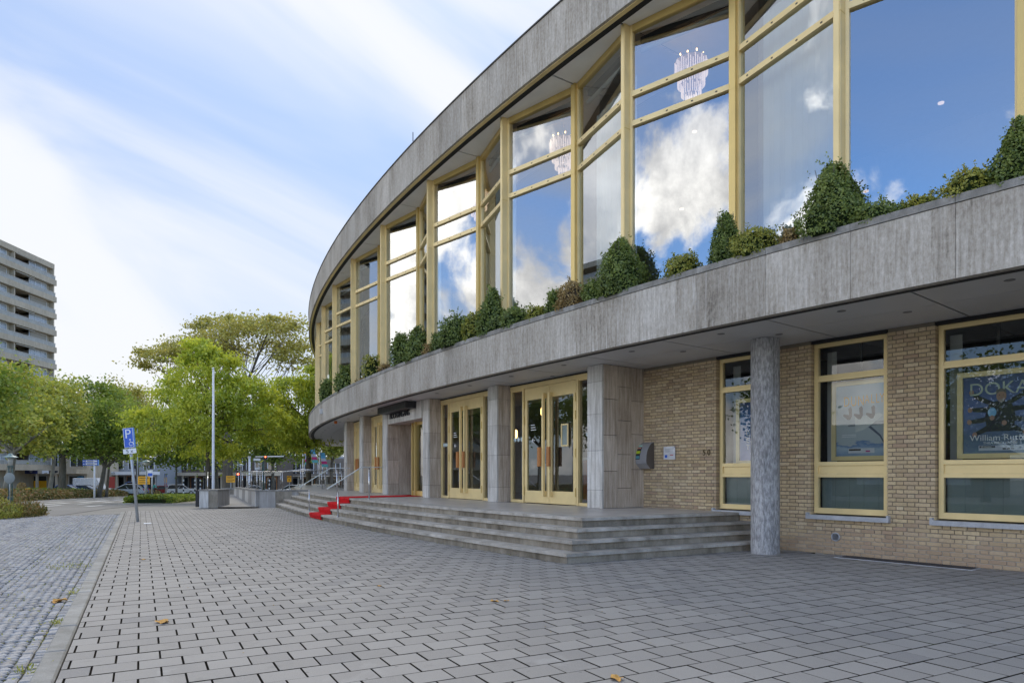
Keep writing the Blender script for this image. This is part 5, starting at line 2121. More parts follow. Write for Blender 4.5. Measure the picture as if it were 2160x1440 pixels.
fallen(118, 1270, .085, 'large curled yellow leaf lying on the cobbles', -.045)
fallen(128, 1266, .07, 'second curled yellow leaf against the large one on the cobbles', -.03)
fallen(343, 1313, .075, 'tan fallen leaf on the pavers left of centre')
fallen(1043, 1268, .05, 'yellow fallen leaf on the pavers in the middle')
fallen(1068, 1267, .03, 'small brown leaf beside the yellow one in the middle')
fallen(1300, 1432, .06, 'orange leaf at the bottom edge of the picture')
fallen(1160, 1180, .06, 'brown leaf standing against the lowest step', 0, upright=True)
fallen(303, 1180, .04, 'tiny orange leaf on the far pavers')
fallen(800, 1236, .035, 'small brown leaf on the pavers before the steps')
# leaf litter in the corner behind the column
c = pol(217.1, OW + .12)
nn = 160
P = np.stack([c.x + rng.normal(0, .12, nn), c.y + rng.normal(0, .16, nn), np.abs(rng.normal(0, .02, nn)) + .004], 1)
tag(quads('leaf_litter', leaf_quads(P, np.tile((0, 0, 1.), (nn, 1)), .05, .03, .5), M['leaf_dry'], None, rng.random(nn)), 'heap of dry leaves in the corner behind the round column', 'leaves', kind='stuff')
nn = 420
uu = rng.uniform(4.0, 22, nn)
vv = rng.uniform(-.4, 12.5, nn)
ok = []
for a, c_ in zip(uu, vv):
    w = uv2w(a, c_)
    if off_of(w) > 2.05 or (NS.dot(w) < 8.6 and off_of(w) > -2.2):
        ok.append((w.x, w.y, .003))
for i in range(150):
    w = pol(rng.uniform(217.0, 220.2), OW + .03 + abs(rng.normal(0, .06)))
    ok.append((w.x, w.y, .004))
for i in range(170):
    w = pol(rng.uniform(204, 216.6), 2.0 + abs(rng.normal(0, .05)))
    ok.append((w.x, w.y, .003))
ok = np.array(ok)
tag(quads('debris', leaf_quads(ok, np.tile((0, 0, 1.), (len(ok), 1)), .022, .011, .35), M['leaf_dry'], None, rng.random(len(ok))), 'crumbs of dry leaf scattered over the paving', 'debris', kind='stuff')
nn = 500
th_ = rng.uniform(203.6, 216.5, nn)
w = np.array([tuple(pol(t, 2.0 + abs(rng.normal(0, .02)))) for t in th_])
msk = np.sin(th_ * 9) + rng.normal(0, .5, nn) > .6
w = w[msk]
tag(quads('step_moss', leaf_quads(w + np.array((0, 0, .004)), np.tile((0, 0, 1.), (len(w), 1)), .035, .012, .9), M['leaf_box_y'], None, rng.random(len(w))), 'moss along the foot of the lowest step', 'moss', kind='stuff')
# white square and rag near the sign
d = F * CAMH / 103.5
tag(MB().box(-.09, .09, -.14, .14, .0, .012).build('white_tile', M['sign_white'], None, Matrix.Translation(((311 - 1080) / F * d, d, 0)) @ Matrix.Rotation(R_(28), 4, 'Z')), 'white square marker tile in the pavers at the parking sign', 'tile')

# ------------------------------------------------------------------ signs and lamps
d = 19.44
b = gat(291, d)
ps = thing('parking_sign', 'leaning post with a blue disabled parking sign and a white 5 x plate', 'sign', b)
lean = Vector((-.28, .02, 2.66)).normalized()
ex = Vector((1, 0, 0)) - lean * lean.x
ex.normalize()
ey = lean.cross(ex)
LM = Matrix(((ex.x, ey.x, lean.x, 0), (ex.y, ey.y, lean.y, 0), (ex.z, ey.z, lean.z, 0), (0, 0, 0, 1)))
MB().tube([LM @ Vector((0, 0, -.05)), LM @ Vector((0, 0, 2.62))], .04, 14).build('post', M['galv'], ps)
RM = LM @ Matrix.Rotation(R_(6), 4, 'Z')
q = MB()
q.box(-.135, .135, -.062, -.044, 2.12, 2.68)
q.box(.135, .155, -.06, .0, 2.12, 2.68, 1)
q.build('sign_plate', [M['blue_sign'], plain('pale_blue_edge', (.12, .32, .70), .4)], ps, RM)
q = MB()
for a in ((-.13, .13, 2.665, 2.675), (-.13, .13, 2.125, 2.135), (-.13, -.12, 2.135, 2.665), (.12, .13, 2.135, 2.665)):
    q.box(a[0], a[1], -.0645, -.0622, a[2], a[3])
q.build('sign_border', M['sign_white'], ps, RM)
put('letter_p', text_mesh('P', .36, M['sign_white'], .001, 'CENTER', .95), ps, RM @ Matrix.Translation((-.01, -.064, 2.50)))
q = MB()
q.add([(x, -.064, z) for x, z in ell(.035, 2.345, .022, .022, 12)], [tuple(range(12))])
q.add([(x, -.064, z) for x, z in ((.02, 2.31), (.05, 2.31), (.055, 2.255), (.095, 2.255), (.105, 2.20), (.125, 2.205), (.11, 2.275), (.055, 2.28))], [tuple(range(8))])
n_ = 16
ring = [(.05 + r * math.cos(a), 2.225 + r * math.sin(a)) for r in (.055, .042) for a in [PI * .35 + 1.45 * PI * i / n_ for i in range(n_ + 1)]]
q.add([(x, -.064, z) for x, z in ring], [(i, i + 1, n_ + 2 + i, n_ + 1 + i) for i in range(n_)])
q.build('wheelchair_symbol', M['sign_white'], ps, RM)
q = MB()
q.box(-.185, .185, -.06, -.045, 1.95, 2.09)
q.build('sub_plate', M['sign_white'], ps, LM)
put('sub_plate_text', text_mesh('5 x', .145, M['ink'], .001, 'CENTER', 1.1), ps, LM @ Matrix.Translation((0, -.062, 2.018)))
q = MB()
q.tube([LM @ Vector((0, 0, 1.78)), LM @ Vector((0, 0, 1.86))], .0412, 14)
q.build('sticker', plain('lime_sticker', (.50, .55, .15), .5), ps)


def box_sign(name, label, px, d, y0, y1, w_px, mat, post_px=None, post_w=.035, lines=0, base_d=None, cat='sign', grp=None, postm='galv'):
    b = gat(px if post_px is None else post_px, d)
    s = thing(name, label, cat, b, 0, grp)
    zt, zb = at(px, y0, d).z - b.z, at(px, y1, d).z - b.z
    xc = m_(px - (px if post_px is None else post_px), d)
    w = m_(w_px, d) / 2
    MB().tube([(0, 0, -.05), (0, 0, zt - .02)], post_w, 10).build('post', M[postm], s)
    MB().box(xc - w, xc + w, -.06, -.036, zb, zt).build('panel', mat, s)
    for i in range(lines):
        z = zt - (zt - zb) * (i + .8) / (lines + .6)
        MB().box(xc - w * .8, xc + w * (.8 - .35 * (i % 2)), -.063, -.0605, z - (zt - zb) * .035, z + (zt - zb) * .035).build('text_line', M['ink'], s)
    return s


s = box_sign('direction_sign', 'blue direction sign with two white arrows panels on a white post', 191.5, 60, 969, 981.5, 33, M['blue_sign'], 199, .075, 0, postm='white_paint')
for z in (.38, .14):
    zc = at(191, 981.5, 60).z - gat(199, 60).z
    MB().box(-.72, .28, -.066, -.0605, zc + z - .07, zc + z + .08).build('white_field', M['sign_white'], s)
    MB().box(-.60, .05, -.070, -.0665, zc + z - .02, zc + z + .02).build('text_line', M['ink'], s)
    q = MB()
    q.add([(-.97, -.063, zc + z), (-.86, -.063, zc + z + .06), (-.86, -.063, zc + z - .06)], [(0, 1, 2)])
    q.add([(-.87, -.063, zc + z + .02), (-.80, -.063, zc + z + .02), (-.80, -.063, zc + z - .02), (-.87, -.063, zc + z - .02)], [(0, 1, 2, 3)])
    q.build('arrow', M['sign_white'], s)
MB().box(.36, .40, -.07, .02, zc, zc + .52).build('end_panel', plain('light_blue_edge', (.18, .42, .75), .4), s)
box_sign('yellow_sign', 'large yellow diversion board behind the mushroom lamp at the island', 304.5, 46, 1004, 1021, 25, M['yellow_sign'], 306, .03, 3)
box_sign('yellow_sign', 'yellow notice board between the flagpole and the traffic light', 487, 60, 1003, 1017, 18.5, M['yellow_sign'], 487, .03, 4)
s = box_sign('yellow_sign', 'small upright yellow sign with a black chevron right of the ramp', 610.5, 50, 1003, 1016, 9, M['yellow_sign'], 610.5, .025, 0)
zb = at(610, 1016, 50).z - gat(610.5, 50).z
q = MB()
q.add([(x, -.063, zb + z) for x, z in ((-.13, .28), (0, .38), (.13, .28), (.13, .34), (0, .44), (-.13, .34))], [(0, 1, 4, 5), (1, 2, 3, 4)])
q.build('chevron', M['ink'], s)
put('digit', text_mesh('3', .22, M['ink'], .001), s, Matrix.Translation((0, -.063, zb + .14)))
s = box_sign('parking_meter_sign', 'white and blue parking meter sign beside the mushroom lamp', 317.5, 49, 991, 1006, 11, M['sign_white'], 321, .05, 0)
zb = at(317, 1006, 49).z - gat(321, 49).z
MB().box(-.28, .05, -.066, -.0605, zb + .08, zb + .30).build('blue_field', M['blue_sign'], s)
box_sign('advertising_board', 'red poster board of the bus stop behind the street trees', 236, 96, 1005, 1029, 14, plain('red_poster', (.34, .03, .02), .4), 236, .05, 0)
s = box_sign('information_pillar', 'slim colourful advertising pillar by the brick office', 350, 104, 998, 1027, 5, M['blue_sign'], 350, .12, 0)
zb = at(350, 1027, 104).z - gat(350, 104).z
MB().box(-.17, .17, -.07, -.0605, zb + .7, zb + 1.5).build('orange_field', M['yellow_sign'], s)
MB().box(-.17, .17, -.07, -.0605, zb + .1, zb + .6).build('red_field', M['tail'], s)
for px, y0, y1, dd, lb_ in ((19, 997, 1017, 39.5, 'grey back of a round traffic sign on the street lantern'),):
    b = gat(17, dd)
    s = thing('round_sign', lb_, 'sign', b)
    r = m_(11.5, dd)
    MB().lathe([(r, 0), (r, .02), (r - .02, .025)], 24, 0, Matrix.Translation((.05, .05, at(px, 1008, dd).z - b.z)) @ Matrix.Rotation(PI / 2, 4, 'X')).build('disc', plain('sign_back', (.26, .29, .30), .5, .3), s)
    MB().tube([(.05, .07, 0), (.05, .07, at(px, 999, dd).z - b.z)], .03, 8).build('post', M['galv'], s)

# street lantern with a hat, on twin green tubes
d = 40
b = gat(22, d)
lt = thing('street_lantern', 'green twin-pole street lantern with a wide hat at the left edge', 'street lamp', b)
ztop = at(22, 956, d).z - b.z
gm = plain('green_lamp_paint', (.055, .11, .11), .45)
hatm = plain('pale_lamp_hat', (.23, .34, .36), .35)
for x in (-.09, .10):
    MB().tube([(x, 0, 0), (x, 0, ztop - .78)], .035, 10).build('pole', gm, lt)
MB().lathe([(.16, 0), (.16, .35), (.12, .4)], 14).build('foot', gm, lt)
MB().box(-.16, .16, -.05, .05, ztop - .80, ztop - .72).build('collar', gm, lt)
MB().lathe([(.11, ztop - .70), (.13, ztop - .40), (.14, ztop - .28)], 16).build('lamp_glass', M['interior_light'], lt)
MB().lathe([(.40, ztop - .235), (.395, ztop - .22), (.25, ztop - .15), (.13, ztop - .11), (.13, ztop - .06), (.07, ztop)], 24).build('hat', hatm, lt)


def mush(px, d, ytop, label):
    b = gat(px, d)
    l = thing('mushroom_lamp', label, 'street lamp', b, 0, 'mushroom street lamps')
    zt = at(px, ytop, d).z - b.z
    MB().tube([(0, 0, 0), (0, 0, zt - .32)], [.05, .035], 10).build('pole', M['galv'], l)
    MB().lathe([(.06, zt - .34), (.10, zt - .30), (.27, zt - .14)], 20).build('diffuser', M['interior_light'], l)
    MB().lathe([(.275, zt - .14), (.25, zt - .09), (.12, zt - .02), (.02, zt)], 20).build('cap', hatm, l)


mush(309, 43, 970, 'mushroom lamp on a white pole beside the island hedge')
mush(508, 70, 978, 'small mushroom lamp behind the red traffic light')

# flagpole
b = gat(450, 37)
fp_ = thing('flagpole', 'tall bare white flagpole in front of the locust tree', 'flagpole', b)
zt = at(450, 779, 37).z - b.z
MB().tube([(0, 0, 0), (0, 0, 1.2), (0, 0, zt)], [.085, .08, .05], 14).build('pole', M['white_paint'], fp_)
MB().lathe([(.0, zt), (.06, zt + .02), (.06, zt + .08), (.0, zt + .12)], 12).build('finial', M['white_paint'], fp_)
b = gat(290, 62)
pl = thing('light_mast', 'thin grey mast behind the disabled parking sign', 'mast', b)
MB().tube([(0, 0, 0), (0, 0, at(290, 896, 62).z - b.z)], [.07, .04], 8).build('pole', M['galv'], pl)
MB().tube([(0, 0, at(290, 897, 62).z - b.z), (-.6, 0, at(290, 894, 62).z - b.z)], .03, 6).build('bracket', M['galv'], pl)

# banners on poles
for i, (px, ytop, wpx) in enumerate(((639, 949, 5), (653, 944, 9), (674, 953, 9))):
    d = 54
    b = gat(px, d)
    f = thing('banner_pole', ('leftmost colourful banner on its pole beside the locust trunk', 'middle colourful banner on its pole beyond the steps', 'rightmost colourful banner on its pole beyond the steps')[i], 'banner', b, 0, 'banners beyond the steps')
    zt = at(px, ytop, d).z - b.z
    MB().tube([(0, 0, 0), (0, 0, zt)], .045, 8).build('pole', M['white_paint'], f)
    w = m_(wpx, d)
    cols = [(.75, .45, .03), (.45, .50, .62), (.12, .40, .65), (.60, .05, .25), (.15, .55, .60)]
    order = [0, 1, 1, 3, 4] if i == 0 else [2, 2, 1, 3, 4]
    hgt = m_(30, d)
    for k in range(5):
        za, zb_ = zt - .05 - hgt * k / 5, zt - .05 - hgt * (k + 1) / 5
        sl = .06 * k
        q = MB()
        q.add([(.05 + sl * .5, .01 * math.sin(k), za), (.05 + w + sl, .06 * math.sin(k * 1.7), za), (.05 + w + sl + .06, .06 * math.sin((k + 1) * 1.7), zb_), (.05 + (sl + .06) * .5, .01 * math.sin(k + 1), zb_)], [(0, 1, 2, 3)])
        q.build('banner_field', plain('banner_cloth', cols[order[k]], .8), f)

# traffic signals
b = gat(503, 60)
tl = thing('traffic_light', 'red traffic light on a pole behind the ramp', 'traffic light', b)
zc = at(503, 1004, 60).z - b.z
MB().tube([(0, 0, 0), (0, 0, zc)], .04, 8).build('pole', M['galv'], tl)
q = MB()
q.box(-.15, .15, -.05, .05, zc - .26, zc + .26)
q.lathe([(.15, -.05), (.15, .05)], 16, 0, Matrix.Translation((0, 0, zc + .26)) @ Matrix.Rotation(PI / 2, 4, 'X'))
q.lathe([(.15, -.05), (.15, .05)], 16, 0, Matrix.Translation((0, 0, zc - .26)) @ Matrix.Rotation(PI / 2, 4, 'X'))
q.build('signal_head', M['black'], tl)
MB().lathe([(.085, 0), (.085, .02)], 16, 0, Matrix.Translation((0, -.055, zc + .2)) @ Matrix.Rotation(PI / 2, 4, 'X')).build('red_lamp', M['red_light'], tl)
MB().lathe([(.085, 0), (.085, .02)], 16, 0, Matrix.Translation((0, -.055, zc - .08)) @ Matrix.Rotation(PI / 2, 4, 'X')).build('dark_lamp', M['dark'], tl)
b = gat(555, 80)
tm = thing('signal_mast', 'dark green signal mast with a white arm over the street', 'signal mast', b)
zc = at(555, 963, 80).z - b.z
MB().tube([(0, 0, 0), (0, 0, zc)], [.16, .13], 10).build('mast', plain('dark_green_paint', (.02, .055, .045), .5), tm)
MB().tube([(-.9, 0, zc), (2.4, 0, zc + .05)], .06, 8).build('arm', M['white_paint'], tm)
MB().box(.15, .45, -.1, .05, zc - .32, zc + .12).build('signal_head', M['black'], tm)
MB().lathe([(.08, 0), (.08, .02)], 12, 0, Matrix.Translation((.3, -.105, zc)) @ Matrix.Rotation(PI / 2, 4, 'X')).build('red_lamp', M['red_light'], tm)
MB().box(-1.1, -.3, -.08, -.04, zc - .45, zc - .2).build('sign_panel', M['sign_white'], tm)
for px, y0, wdt, lb_ in ((526, 966, .09, 'thick white camera mast with black bands right of the red light'), (542, 990, .05, 'slim pole with a bollard light right of the camera mast')):
    b = gat(px, 66)
    s = thing('camera_mast', lb_, 'mast', b)
    zt = at(px, y0, 66).z - b.z
    MB().tube([(0, 0, 0), (0, 0, zt)], wdt, 10).build('mast', M['white_paint'], s)
    for k in range(4):
        MB().tube([(0, 0, .75 + .2 * k), (0, 0, .84 + .2 * k)], wdt + .004, 10).build('black_band', M['ink'], s)
    MB().box(-.12, .12, -.1, .1, zt, zt + .2).build('camera', M['interior_light'], s)
for i, px in enumerate((373, 387, 411, 422.5, 568)):
    d = 97
    b = gat(px, d)
    s = thing('striped_post', ('black and white post left of the white car', 'black and white post behind the white car roof', 'black and white post right of the white car', 'black and white post near the flagpole', 'black and white post right of the signal mast')[i], 'post', b, 0, 'black and white posts at the crossing')
    for k in range(8):
        MB().tube([(0, 0, .28 * k), (0, 0, .28 * k + .279)], .10, 8).build('stripe', M['white_paint'] if k % 2 else M['ink'], s)
b = gat(328, 46.5)
# bin under the lamp
b = gat(313.5, 43.5)
tag(MB().box(-.12, .12, -.12, .12, 0, .42).build('litter_bin', M['black'], None, Matrix.Translation(b)), 'small black litter bin at the foot of the mushroom lamp', 'bin')
b = gat(45.5, 61)
fpot = thing('planter_pot', 'white planter box with a flower sphere before the shops', 'planter', b)
MB().box(-.19, .19, -.19, .19, 0, .75).build('pot', M['white_paint'], fpot)
nn = 400
u_ = rand_unit(nn)
quads('flowers', leaf_quads(u_ * .32 + np.array((0, 0, 1.1)), u_, .1, .07, .6), M['leaf_dry'], fpot, rng.random(nn))
b = gat(59, 62)
tag(MB().lathe([(.17, 0), (.24, .85), (.26, .87), (.2, .9)], 12).build('yellow_bin', M['yellow_sign'], None, Matrix.Translation(b)), 'yellow tub standing before the shop window', 'tub')


# ------------------------------------------------------------------ cars and bicycles
def car(name, label, px, d, rz, L, H_, W_, col, kind='suv', grp='cars on the street', cat='car'):
    b = gat(px, d)
    c = thing(name, label, cat, b, rz, grp)
    paint = plain('car_paint', col, .25, .2, .6, .03)
    hl = L / 2
    if kind == 'van':
        low = [(-hl, .35), (-hl, 1.1), (hl - 1.1, 1.1), (hl - .15, .95), (hl, .6), (hl, .35)]
        cab = [(-hl + .03, 1.1), (-hl + .06, H_), (hl - 1.75, H_), (hl - .95, 1.12)]
    elif kind == 'suv':
        low = [(-hl, .38), (-hl - .02, .70), (-hl + .06, 1.0), (hl - 1.35, 1.02), (hl - .25, .93), (hl, .72), (hl, .38)]
        cab = [(-hl + .10, 1.0), (-hl + .42, H_ - .06), (-hl + .9, H_), (.15, H_ - .02), (hl - 1.25, 1.02)]
    else:
        low = [(-hl, .33), (-hl, .68), (-hl + .1, .88), (hl - 1.3, .92), (hl - .3, .80), (hl, .60), (hl, .33)]
        cab = [(-hl + .25, .88), (-hl + .85, H_ - .03), (-.1, H_), (hl - 1.2, .92)]

    def loft(poly, ws, name_, mat):
        q = MB()
        n = len(poly)
        rows = []
        cx_ = sum(p[0] for p in poly) / n
        cz_ = sum(p[1] for p in poly) / n
        for yf, sc_ in ws:
            rows.append([(cx_ + (x - cx_) * sc_, yf * W_ / 2, cz_ + (z - cz_) * sc_) for x, z in poly])
        vs = [p for r in rows for p in r]
        fs = []
        for i in range(len(rows) - 1):
            for k in range(n):
                a, b2 = i * n + k, i * n + (k + 1) % n
                fs.append((a, a + n, b2 + n, b2))
        fs += [tuple(range(n)), tuple(reversed(range((len(rows) - 1) * n, len(rows) * n)))]
        q.add(vs, fs)
        return q.build(name_, mat, c)
    loft(low, [(-1, .955), (-.93, .99), (0, 1.0), (.93, .99), (1, .955)], 'body', paint)
    loft(cab, [(-.86, .93), (-.80, .97), (0, 1), (.80, .97), (.86, .93)], 'cabin_glass' if kind != 'van' else 'cargo_body', M['car_glass'] if kind != 'van' else paint)
    zr = max(p[1] for p in cab)
    xs_ = [p[0] for p in cab if p[1] > zr - .1]
    if kind != 'van':
        MB().bbox(min(xs_) - .05, max(xs_) + .08, -.40 * W_, .40 * W_, zr - .05, zr + .02, .02).build('roof', paint, c)
        for s in (-1, 1):
            for (x0, z0), (x1, z1) in ((cab[-1], (max(xs_), zr)), (cab[0], (min(xs_), zr)), ((cab[0][0] * .35 + cab[-1][0] * .65 - .5, cab[0][1]), (0.0, zr))):
                MB().tube([(x0, s * W_ * .43, z0), (x1, s * W_ * .395, z1)], .045, 5).build('pillar', paint, c)
    else:
        for s in (-1, 1):
            q = MB()
            q.add([(hl - 1.75, s * W_ * .432, 1.2), (hl - 1.15, s * W_ * .437, 1.2), (hl - 1.75, s * W_ * .42, H_ - .4)], [(0, 1, 2)])
            q.build('side_window', M['car_glass'], c)
    for x in (-hl + .85, hl - .88):
        for s in (-1, 1):
            w = part('wheel', c, (x, s * W_ * .46, .33))
            Mx = Matrix.Rotation(PI / 2, 4, 'X')
            MB().lathe([(.22, -.10), (.31, -.11), (.33, -.06), (.33, .06), (.31, .11), (.22, .10)], 18, 0, Mx).build('tyre', M['rubber'], w)
            MB().lathe([(.05, -.112), (.21, -.112), (.21, .112), (.05, .112)], 12, 0, Mx).build('rim', M['galv'], w)
    for s in (-1, 1):
        MB().box(-hl - .03, -hl + .14, s * W_ * .36 - .1, s * W_ * .36 + .1, .74, 1.0 if kind != 'car' else .9).build('tail_light', M['tail'], c)
        MB().box(hl - .2, hl + .01, s * W_ * .36 - .12, s * W_ * .36 + .12, .62, .76).build('headlight', M['sign_white'], c)
    MB().box(-hl - .035, -hl + .02, -.26, .26, .55, .66).build('number_plate', M['yellow_sign'], c)
    MB().box(-hl - .04, hl + .02, -W_ * .43, W_ * .43, .26, .40).build('bumper', M['black'], c)
    return c


car('parked_suv', 'white estate car turning away at the crossing', 383, 110, R_(28), 4.4, 1.64, 1.85, (.62, .64, .66), 'suv')
car('passing_car', 'dark red car half hidden behind the white estate car', 352, 116, R_(35), 4.2, 1.5, 1.8, (.20, .015, .012), 'car')
car('passing_car', 'blue car behind the dark tree trunk near the shops', 148, 96, R_(10), 4.4, 1.48, 1.8, (.09, .16, .34), 'car')
car('delivery_van', 'white delivery van parked before the shops', 196, 104, R_(8), 5.2, 2.6, 2.0, (.55, .57, .60), 'van', cat='van')
car('passing_car', 'dark car in front of the white van', 186, 98, R_(5), 4.2, 1.45, 1.8, (.03, .035, .045), 'car')
car('passing_car', 'silver car with dark windows coming round behind the leaning sign post', 264, 88, R_(200), 4.5, 1.5, 1.85, (.50, .53, .57), 'car')
car('passing_car', 'blue people carrier behind the silver car', 275, 100, R_(190), 4.6, 1.95, 1.9, (.10, .20, .45), 'suv')
car('passing_car', 'white car with red tail lights behind the ramp railing', 541, 112, R_(40), 4.2, 1.5, 1.8, (.62, .63, .64), 'car')
car('passing_car', 'white car with its lamp lit right of the signal mast', 612, 100, R_(175), 4.4, 1.5, 1.8, (.64, .65, .66), 'car')
car('passing_car', 'white hatchback beside the locust trunk', 634, 96, R_(205), 4.0, 1.55, 1.8, (.60, .61, .62), 'suv')


def bicycle(label, x, y, z, rz, col):
    b = thing('bicycle', label, 'bicycle', (x, y, z), rz, 'bicycles parked beyond the steps')
    pm_ = plain('bike_paint', col, .4)
    for xx in (-.52, .52):
        q = MB()
        q.tube([(xx + .34 * math.cos(2 * PI * i / 18), 0, .35 + .34 * math.sin(2 * PI * i / 18)) for i in range(19)], .018, 5, caps=False)
        for i in range(8):
            a = PI * i / 8
            q.tube([(xx + .33 * math.cos(a), 0, .35 + .33 * math.sin(a)), (xx - .33 * math.cos(a), 0, .35 - .33 * math.sin(a))], .004, 4)
        q.build('wheel', M['rubber'], b)
    q = MB()
    for a, c in (((-.52, .35), (-.08, .33)), ((-.08, .33), (-.22, .85)), ((-.52, .35), (-.20, .76)), ((-.20, .76), (.38, .80)), ((-.08, .33), (.40, .70)), ((.52, .35), (.36, .98))):
        q.tube([(a[0], 0, a[1]), (c[0], 0, c[1])], .018, 6)
    q.build('frame', pm_, b)
    q = MB()
    q.tube([(.36, -.28, 1.04), (.38, -.1, 1.02), (.36, 0, .98), (.38, .1, 1.02), (.36, .28, 1.04)], .014, 6)
    q.build('handlebar', M['steel'], b)
    MB().bbox(-.36, -.10, -.07, .07, .87, .93, .02).build('saddle', M['black'], b)
    return b


for i, (px, col, rz) in enumerate(((660, (.03, .03, .03), 60), (672, (.05, .15, .3), 75), (684, (.4, .4, .4), 50), (697, (.5, .15, .02), 20))):
    d = 40 + i
    b = gat(px, d)
    bicycle(('black bicycle nearest the locust trunk', 'dark blue bicycle between the banner poles', 'grey bicycle right of the middle banner', 'bicycle with an orange frame next to the round columns')[i], b.x, b.y, gsurf(d), R_(rz), col)

# cyclist in a teal shirt, far off
b = gat(325, 98)
cyc = bicycle('black bicycle ridden by the far cyclist', b.x, b.y, b.z, R_(20), (.03, .03, .03))
cyc['group'] = 'bicycles in traffic'
pme = bpy.data.meshes.new('person')
J = {'pel': (-.22, 0, .98), 'sp': (-.10, 0, 1.22), 'ch': (.02, 0, 1.42), 'nk': (.06, 0, 1.55), 'hd': (.09, 0, 1.72), 'sL': (.03, .19, 1.45), 'eL': (.22, .24, 1.22), 'hL': (.36, .25, 1.06), 'sR': (.03, -.19, 1.45), 'eR': (.22, -.24, 1.22), 'hR': (.36, -.25, 1.06),
     'kL': (.12, .12, .80), 'aL': (-.06, .13, .42), 'fL': (.06, .13, .38), 'kR': (.10, -.12, .66), 'aR': (-.10, -.13, .26), 'fR': (.02, -.13, .22), 'pL': (-.2, .1, .95), 'pR': (-.2, -.1, .95)}
ks = list(J)
E_ = [('pel', 'sp'), ('sp', 'ch'), ('ch', 'nk'), ('nk', 'hd'), ('ch', 'sL'), ('sL', 'eL'), ('eL', 'hL'), ('ch', 'sR'), ('sR', 'eR'), ('eR', 'hR'), ('pel', 'pL'), ('pL', 'kL'), ('kL', 'aL'), ('aL', 'fL'), ('pel', 'pR'), ('pR', 'kR'), ('kR', 'aR'), ('aR', 'fR')]
pme.from_pydata([J[k] for k in ks], [(ks.index(a), ks.index(c)) for a, c in E_], [])
po_ = put('person', pme)
po_.location = b
po_.rotation_euler = (0, 0, R_(20))
sk_ = po_.modifiers.new('skin', 'SKIN')
rad = {'pel': .15, 'sp': .13, 'ch': .15, 'nk': .06, 'hd': .11, 'sL': .07, 'sR': .07, 'eL': .05, 'eR': .05, 'hL': .04, 'hR': .04, 'pL': .10, 'pR': .10, 'kL': .07, 'kR': .07, 'aL': .05, 'aR': .05, 'fL': .045, 'fR': .045}
for k, v in zip(ks, pme.skin_vertices[0].data):
    v.radius = (rad[k], rad[k])
    v.use_root = k == 'pel'
po_.modifiers.new('sub', 'SUBSURF').levels = 1
pmat = Mat('cyclist_clothes')
zz_ = pmat.n('ShaderNodeSeparateXYZ', {0: pmat.n('ShaderNodeTexCoord').outputs['Object']}).outputs[2]
rp = pmat.n('ShaderNodeValToRGB', {'Fac': pmat.rng(zz_, 0, 2, 0, 1)})
rp.color_ramp.interpolation = 'CONSTANT'
rp.color_ramp.elements[0].color = (.03, .03, .035, 1)
rp.color_ramp.elements[1].position = .49
rp.color_ramp.elements[1].color = (.05, .40, .33, 1)
for p_, c_ in ((.78, (.45, .28, .2, 1)), (.88, (.08, .05, .03, 1))):
    e_ = rp.color_ramp.elements.new(p_)
    e_.color = c_
pme.materials.append(pmat.done(rp.outputs[0], .8))
tag(po_, 'person in a teal shirt riding a bicycle near the yellow board', 'person')

# ------------------------------------------------------------------ buildings behind
# apartment tower on the left
AX, AY = at(115, 557, 112).x, 112.0
FL, NF = 2.753, 12
ap = thing('apartment_block', 'beige concrete apartment tower with long balconies at the left', 'apartment block', (AX, AY, gz(112)))
ZR = at(115, 557.5, 112).z - gz(112)
LEN = 52.0                                    # towards the camera
MB().box(-11, -2.6, -LEN, -.05, 0, ZR - .1).build('tower_body', M['concrete'], ap)
MB().box(-11, 0, -LEN, 0, ZR - .85, ZR).build('roof_parapet', M['concrete'], ap)
MB().box(-2.6, -.02, -.28, -.02, 0, ZR - .86).build('end_wall', M['concrete'], ap)
band = MB().box(-2.6, .22, -LEN, .22, 0, .90).mesh('balcony_band', M['concrete'])
rl = MB()
for i in range(56):
    rl.box(.10, .14, -i * .93 - .04, -i * .93, .9, 1.52)
rl.box(.08, .16, -LEN, .1, 1.50, 1.56)
rl_m = rl.mesh('railing', plain('railing_paint', (.55, .53, .48), .5))
gp = MB()
for i in range(55):
    gp.box(.11, .13, -i * .93 - .90, -i * .93 - .06, .93, 1.46)
gp_m = gp.mesh('railing_panel', plain('railing_glass', (.33, .33, .30), .45, 0, .6, .2, .8))
dv_m = MB().box(-2.6, -.05, -.22, 0, .9, FL).mesh('dividing_wall', M['concrete'])
win = MB()
for i in range(3):
    y0 = -4.9 + i * 1.36
    win.box(-.75, -.69, y0, y0 + .07, .9, FL)
win.box(-.75, -.69, -.95, -.88, .9, FL)
win.box(-.75, -.69, -4.9, -.9, FL - .12, FL)
win.box(-.75, -.69, -4.9, -.9, 2.05, 2.10)
win_m = win.mesh('window_frame', M['white_paint'])
wp_m = MB().box(-.80, -.76, -4.9, -.9, .9, FL).mesh('window_pane', plain('sky_mirror_pane', (.42, .45, .48), .12, 0, .8, .3, .25))
wl_m = MB().box(-.9, -.70, -.88, -.28, .9, FL).mesh('wall_panel', M['concrete'])
lo_m = MB().box(-2.59, -2.5, -8.8, -4.9, .9, FL).mesh('loggia_back', plain('loggia_dark', (.055, .05, .045), .5, 0, .5, .5, .6))
lw = MB()
for y in (-8.3, -7.4, -6.3, -5.3):
    lw.box(-2.5, -2.44, y, y + .08, .9, FL)
lw.box(-2.5, -2.44, -8.3, -5.2, 2.05, 2.13)
lw.box(-2.45, -.8, -4.95, -4.9, .9, 2.3, 0)
lw_m = lw.mesh('loggia_frame', plain('loggia_frame_paint', (.22, .18, .14), .5))
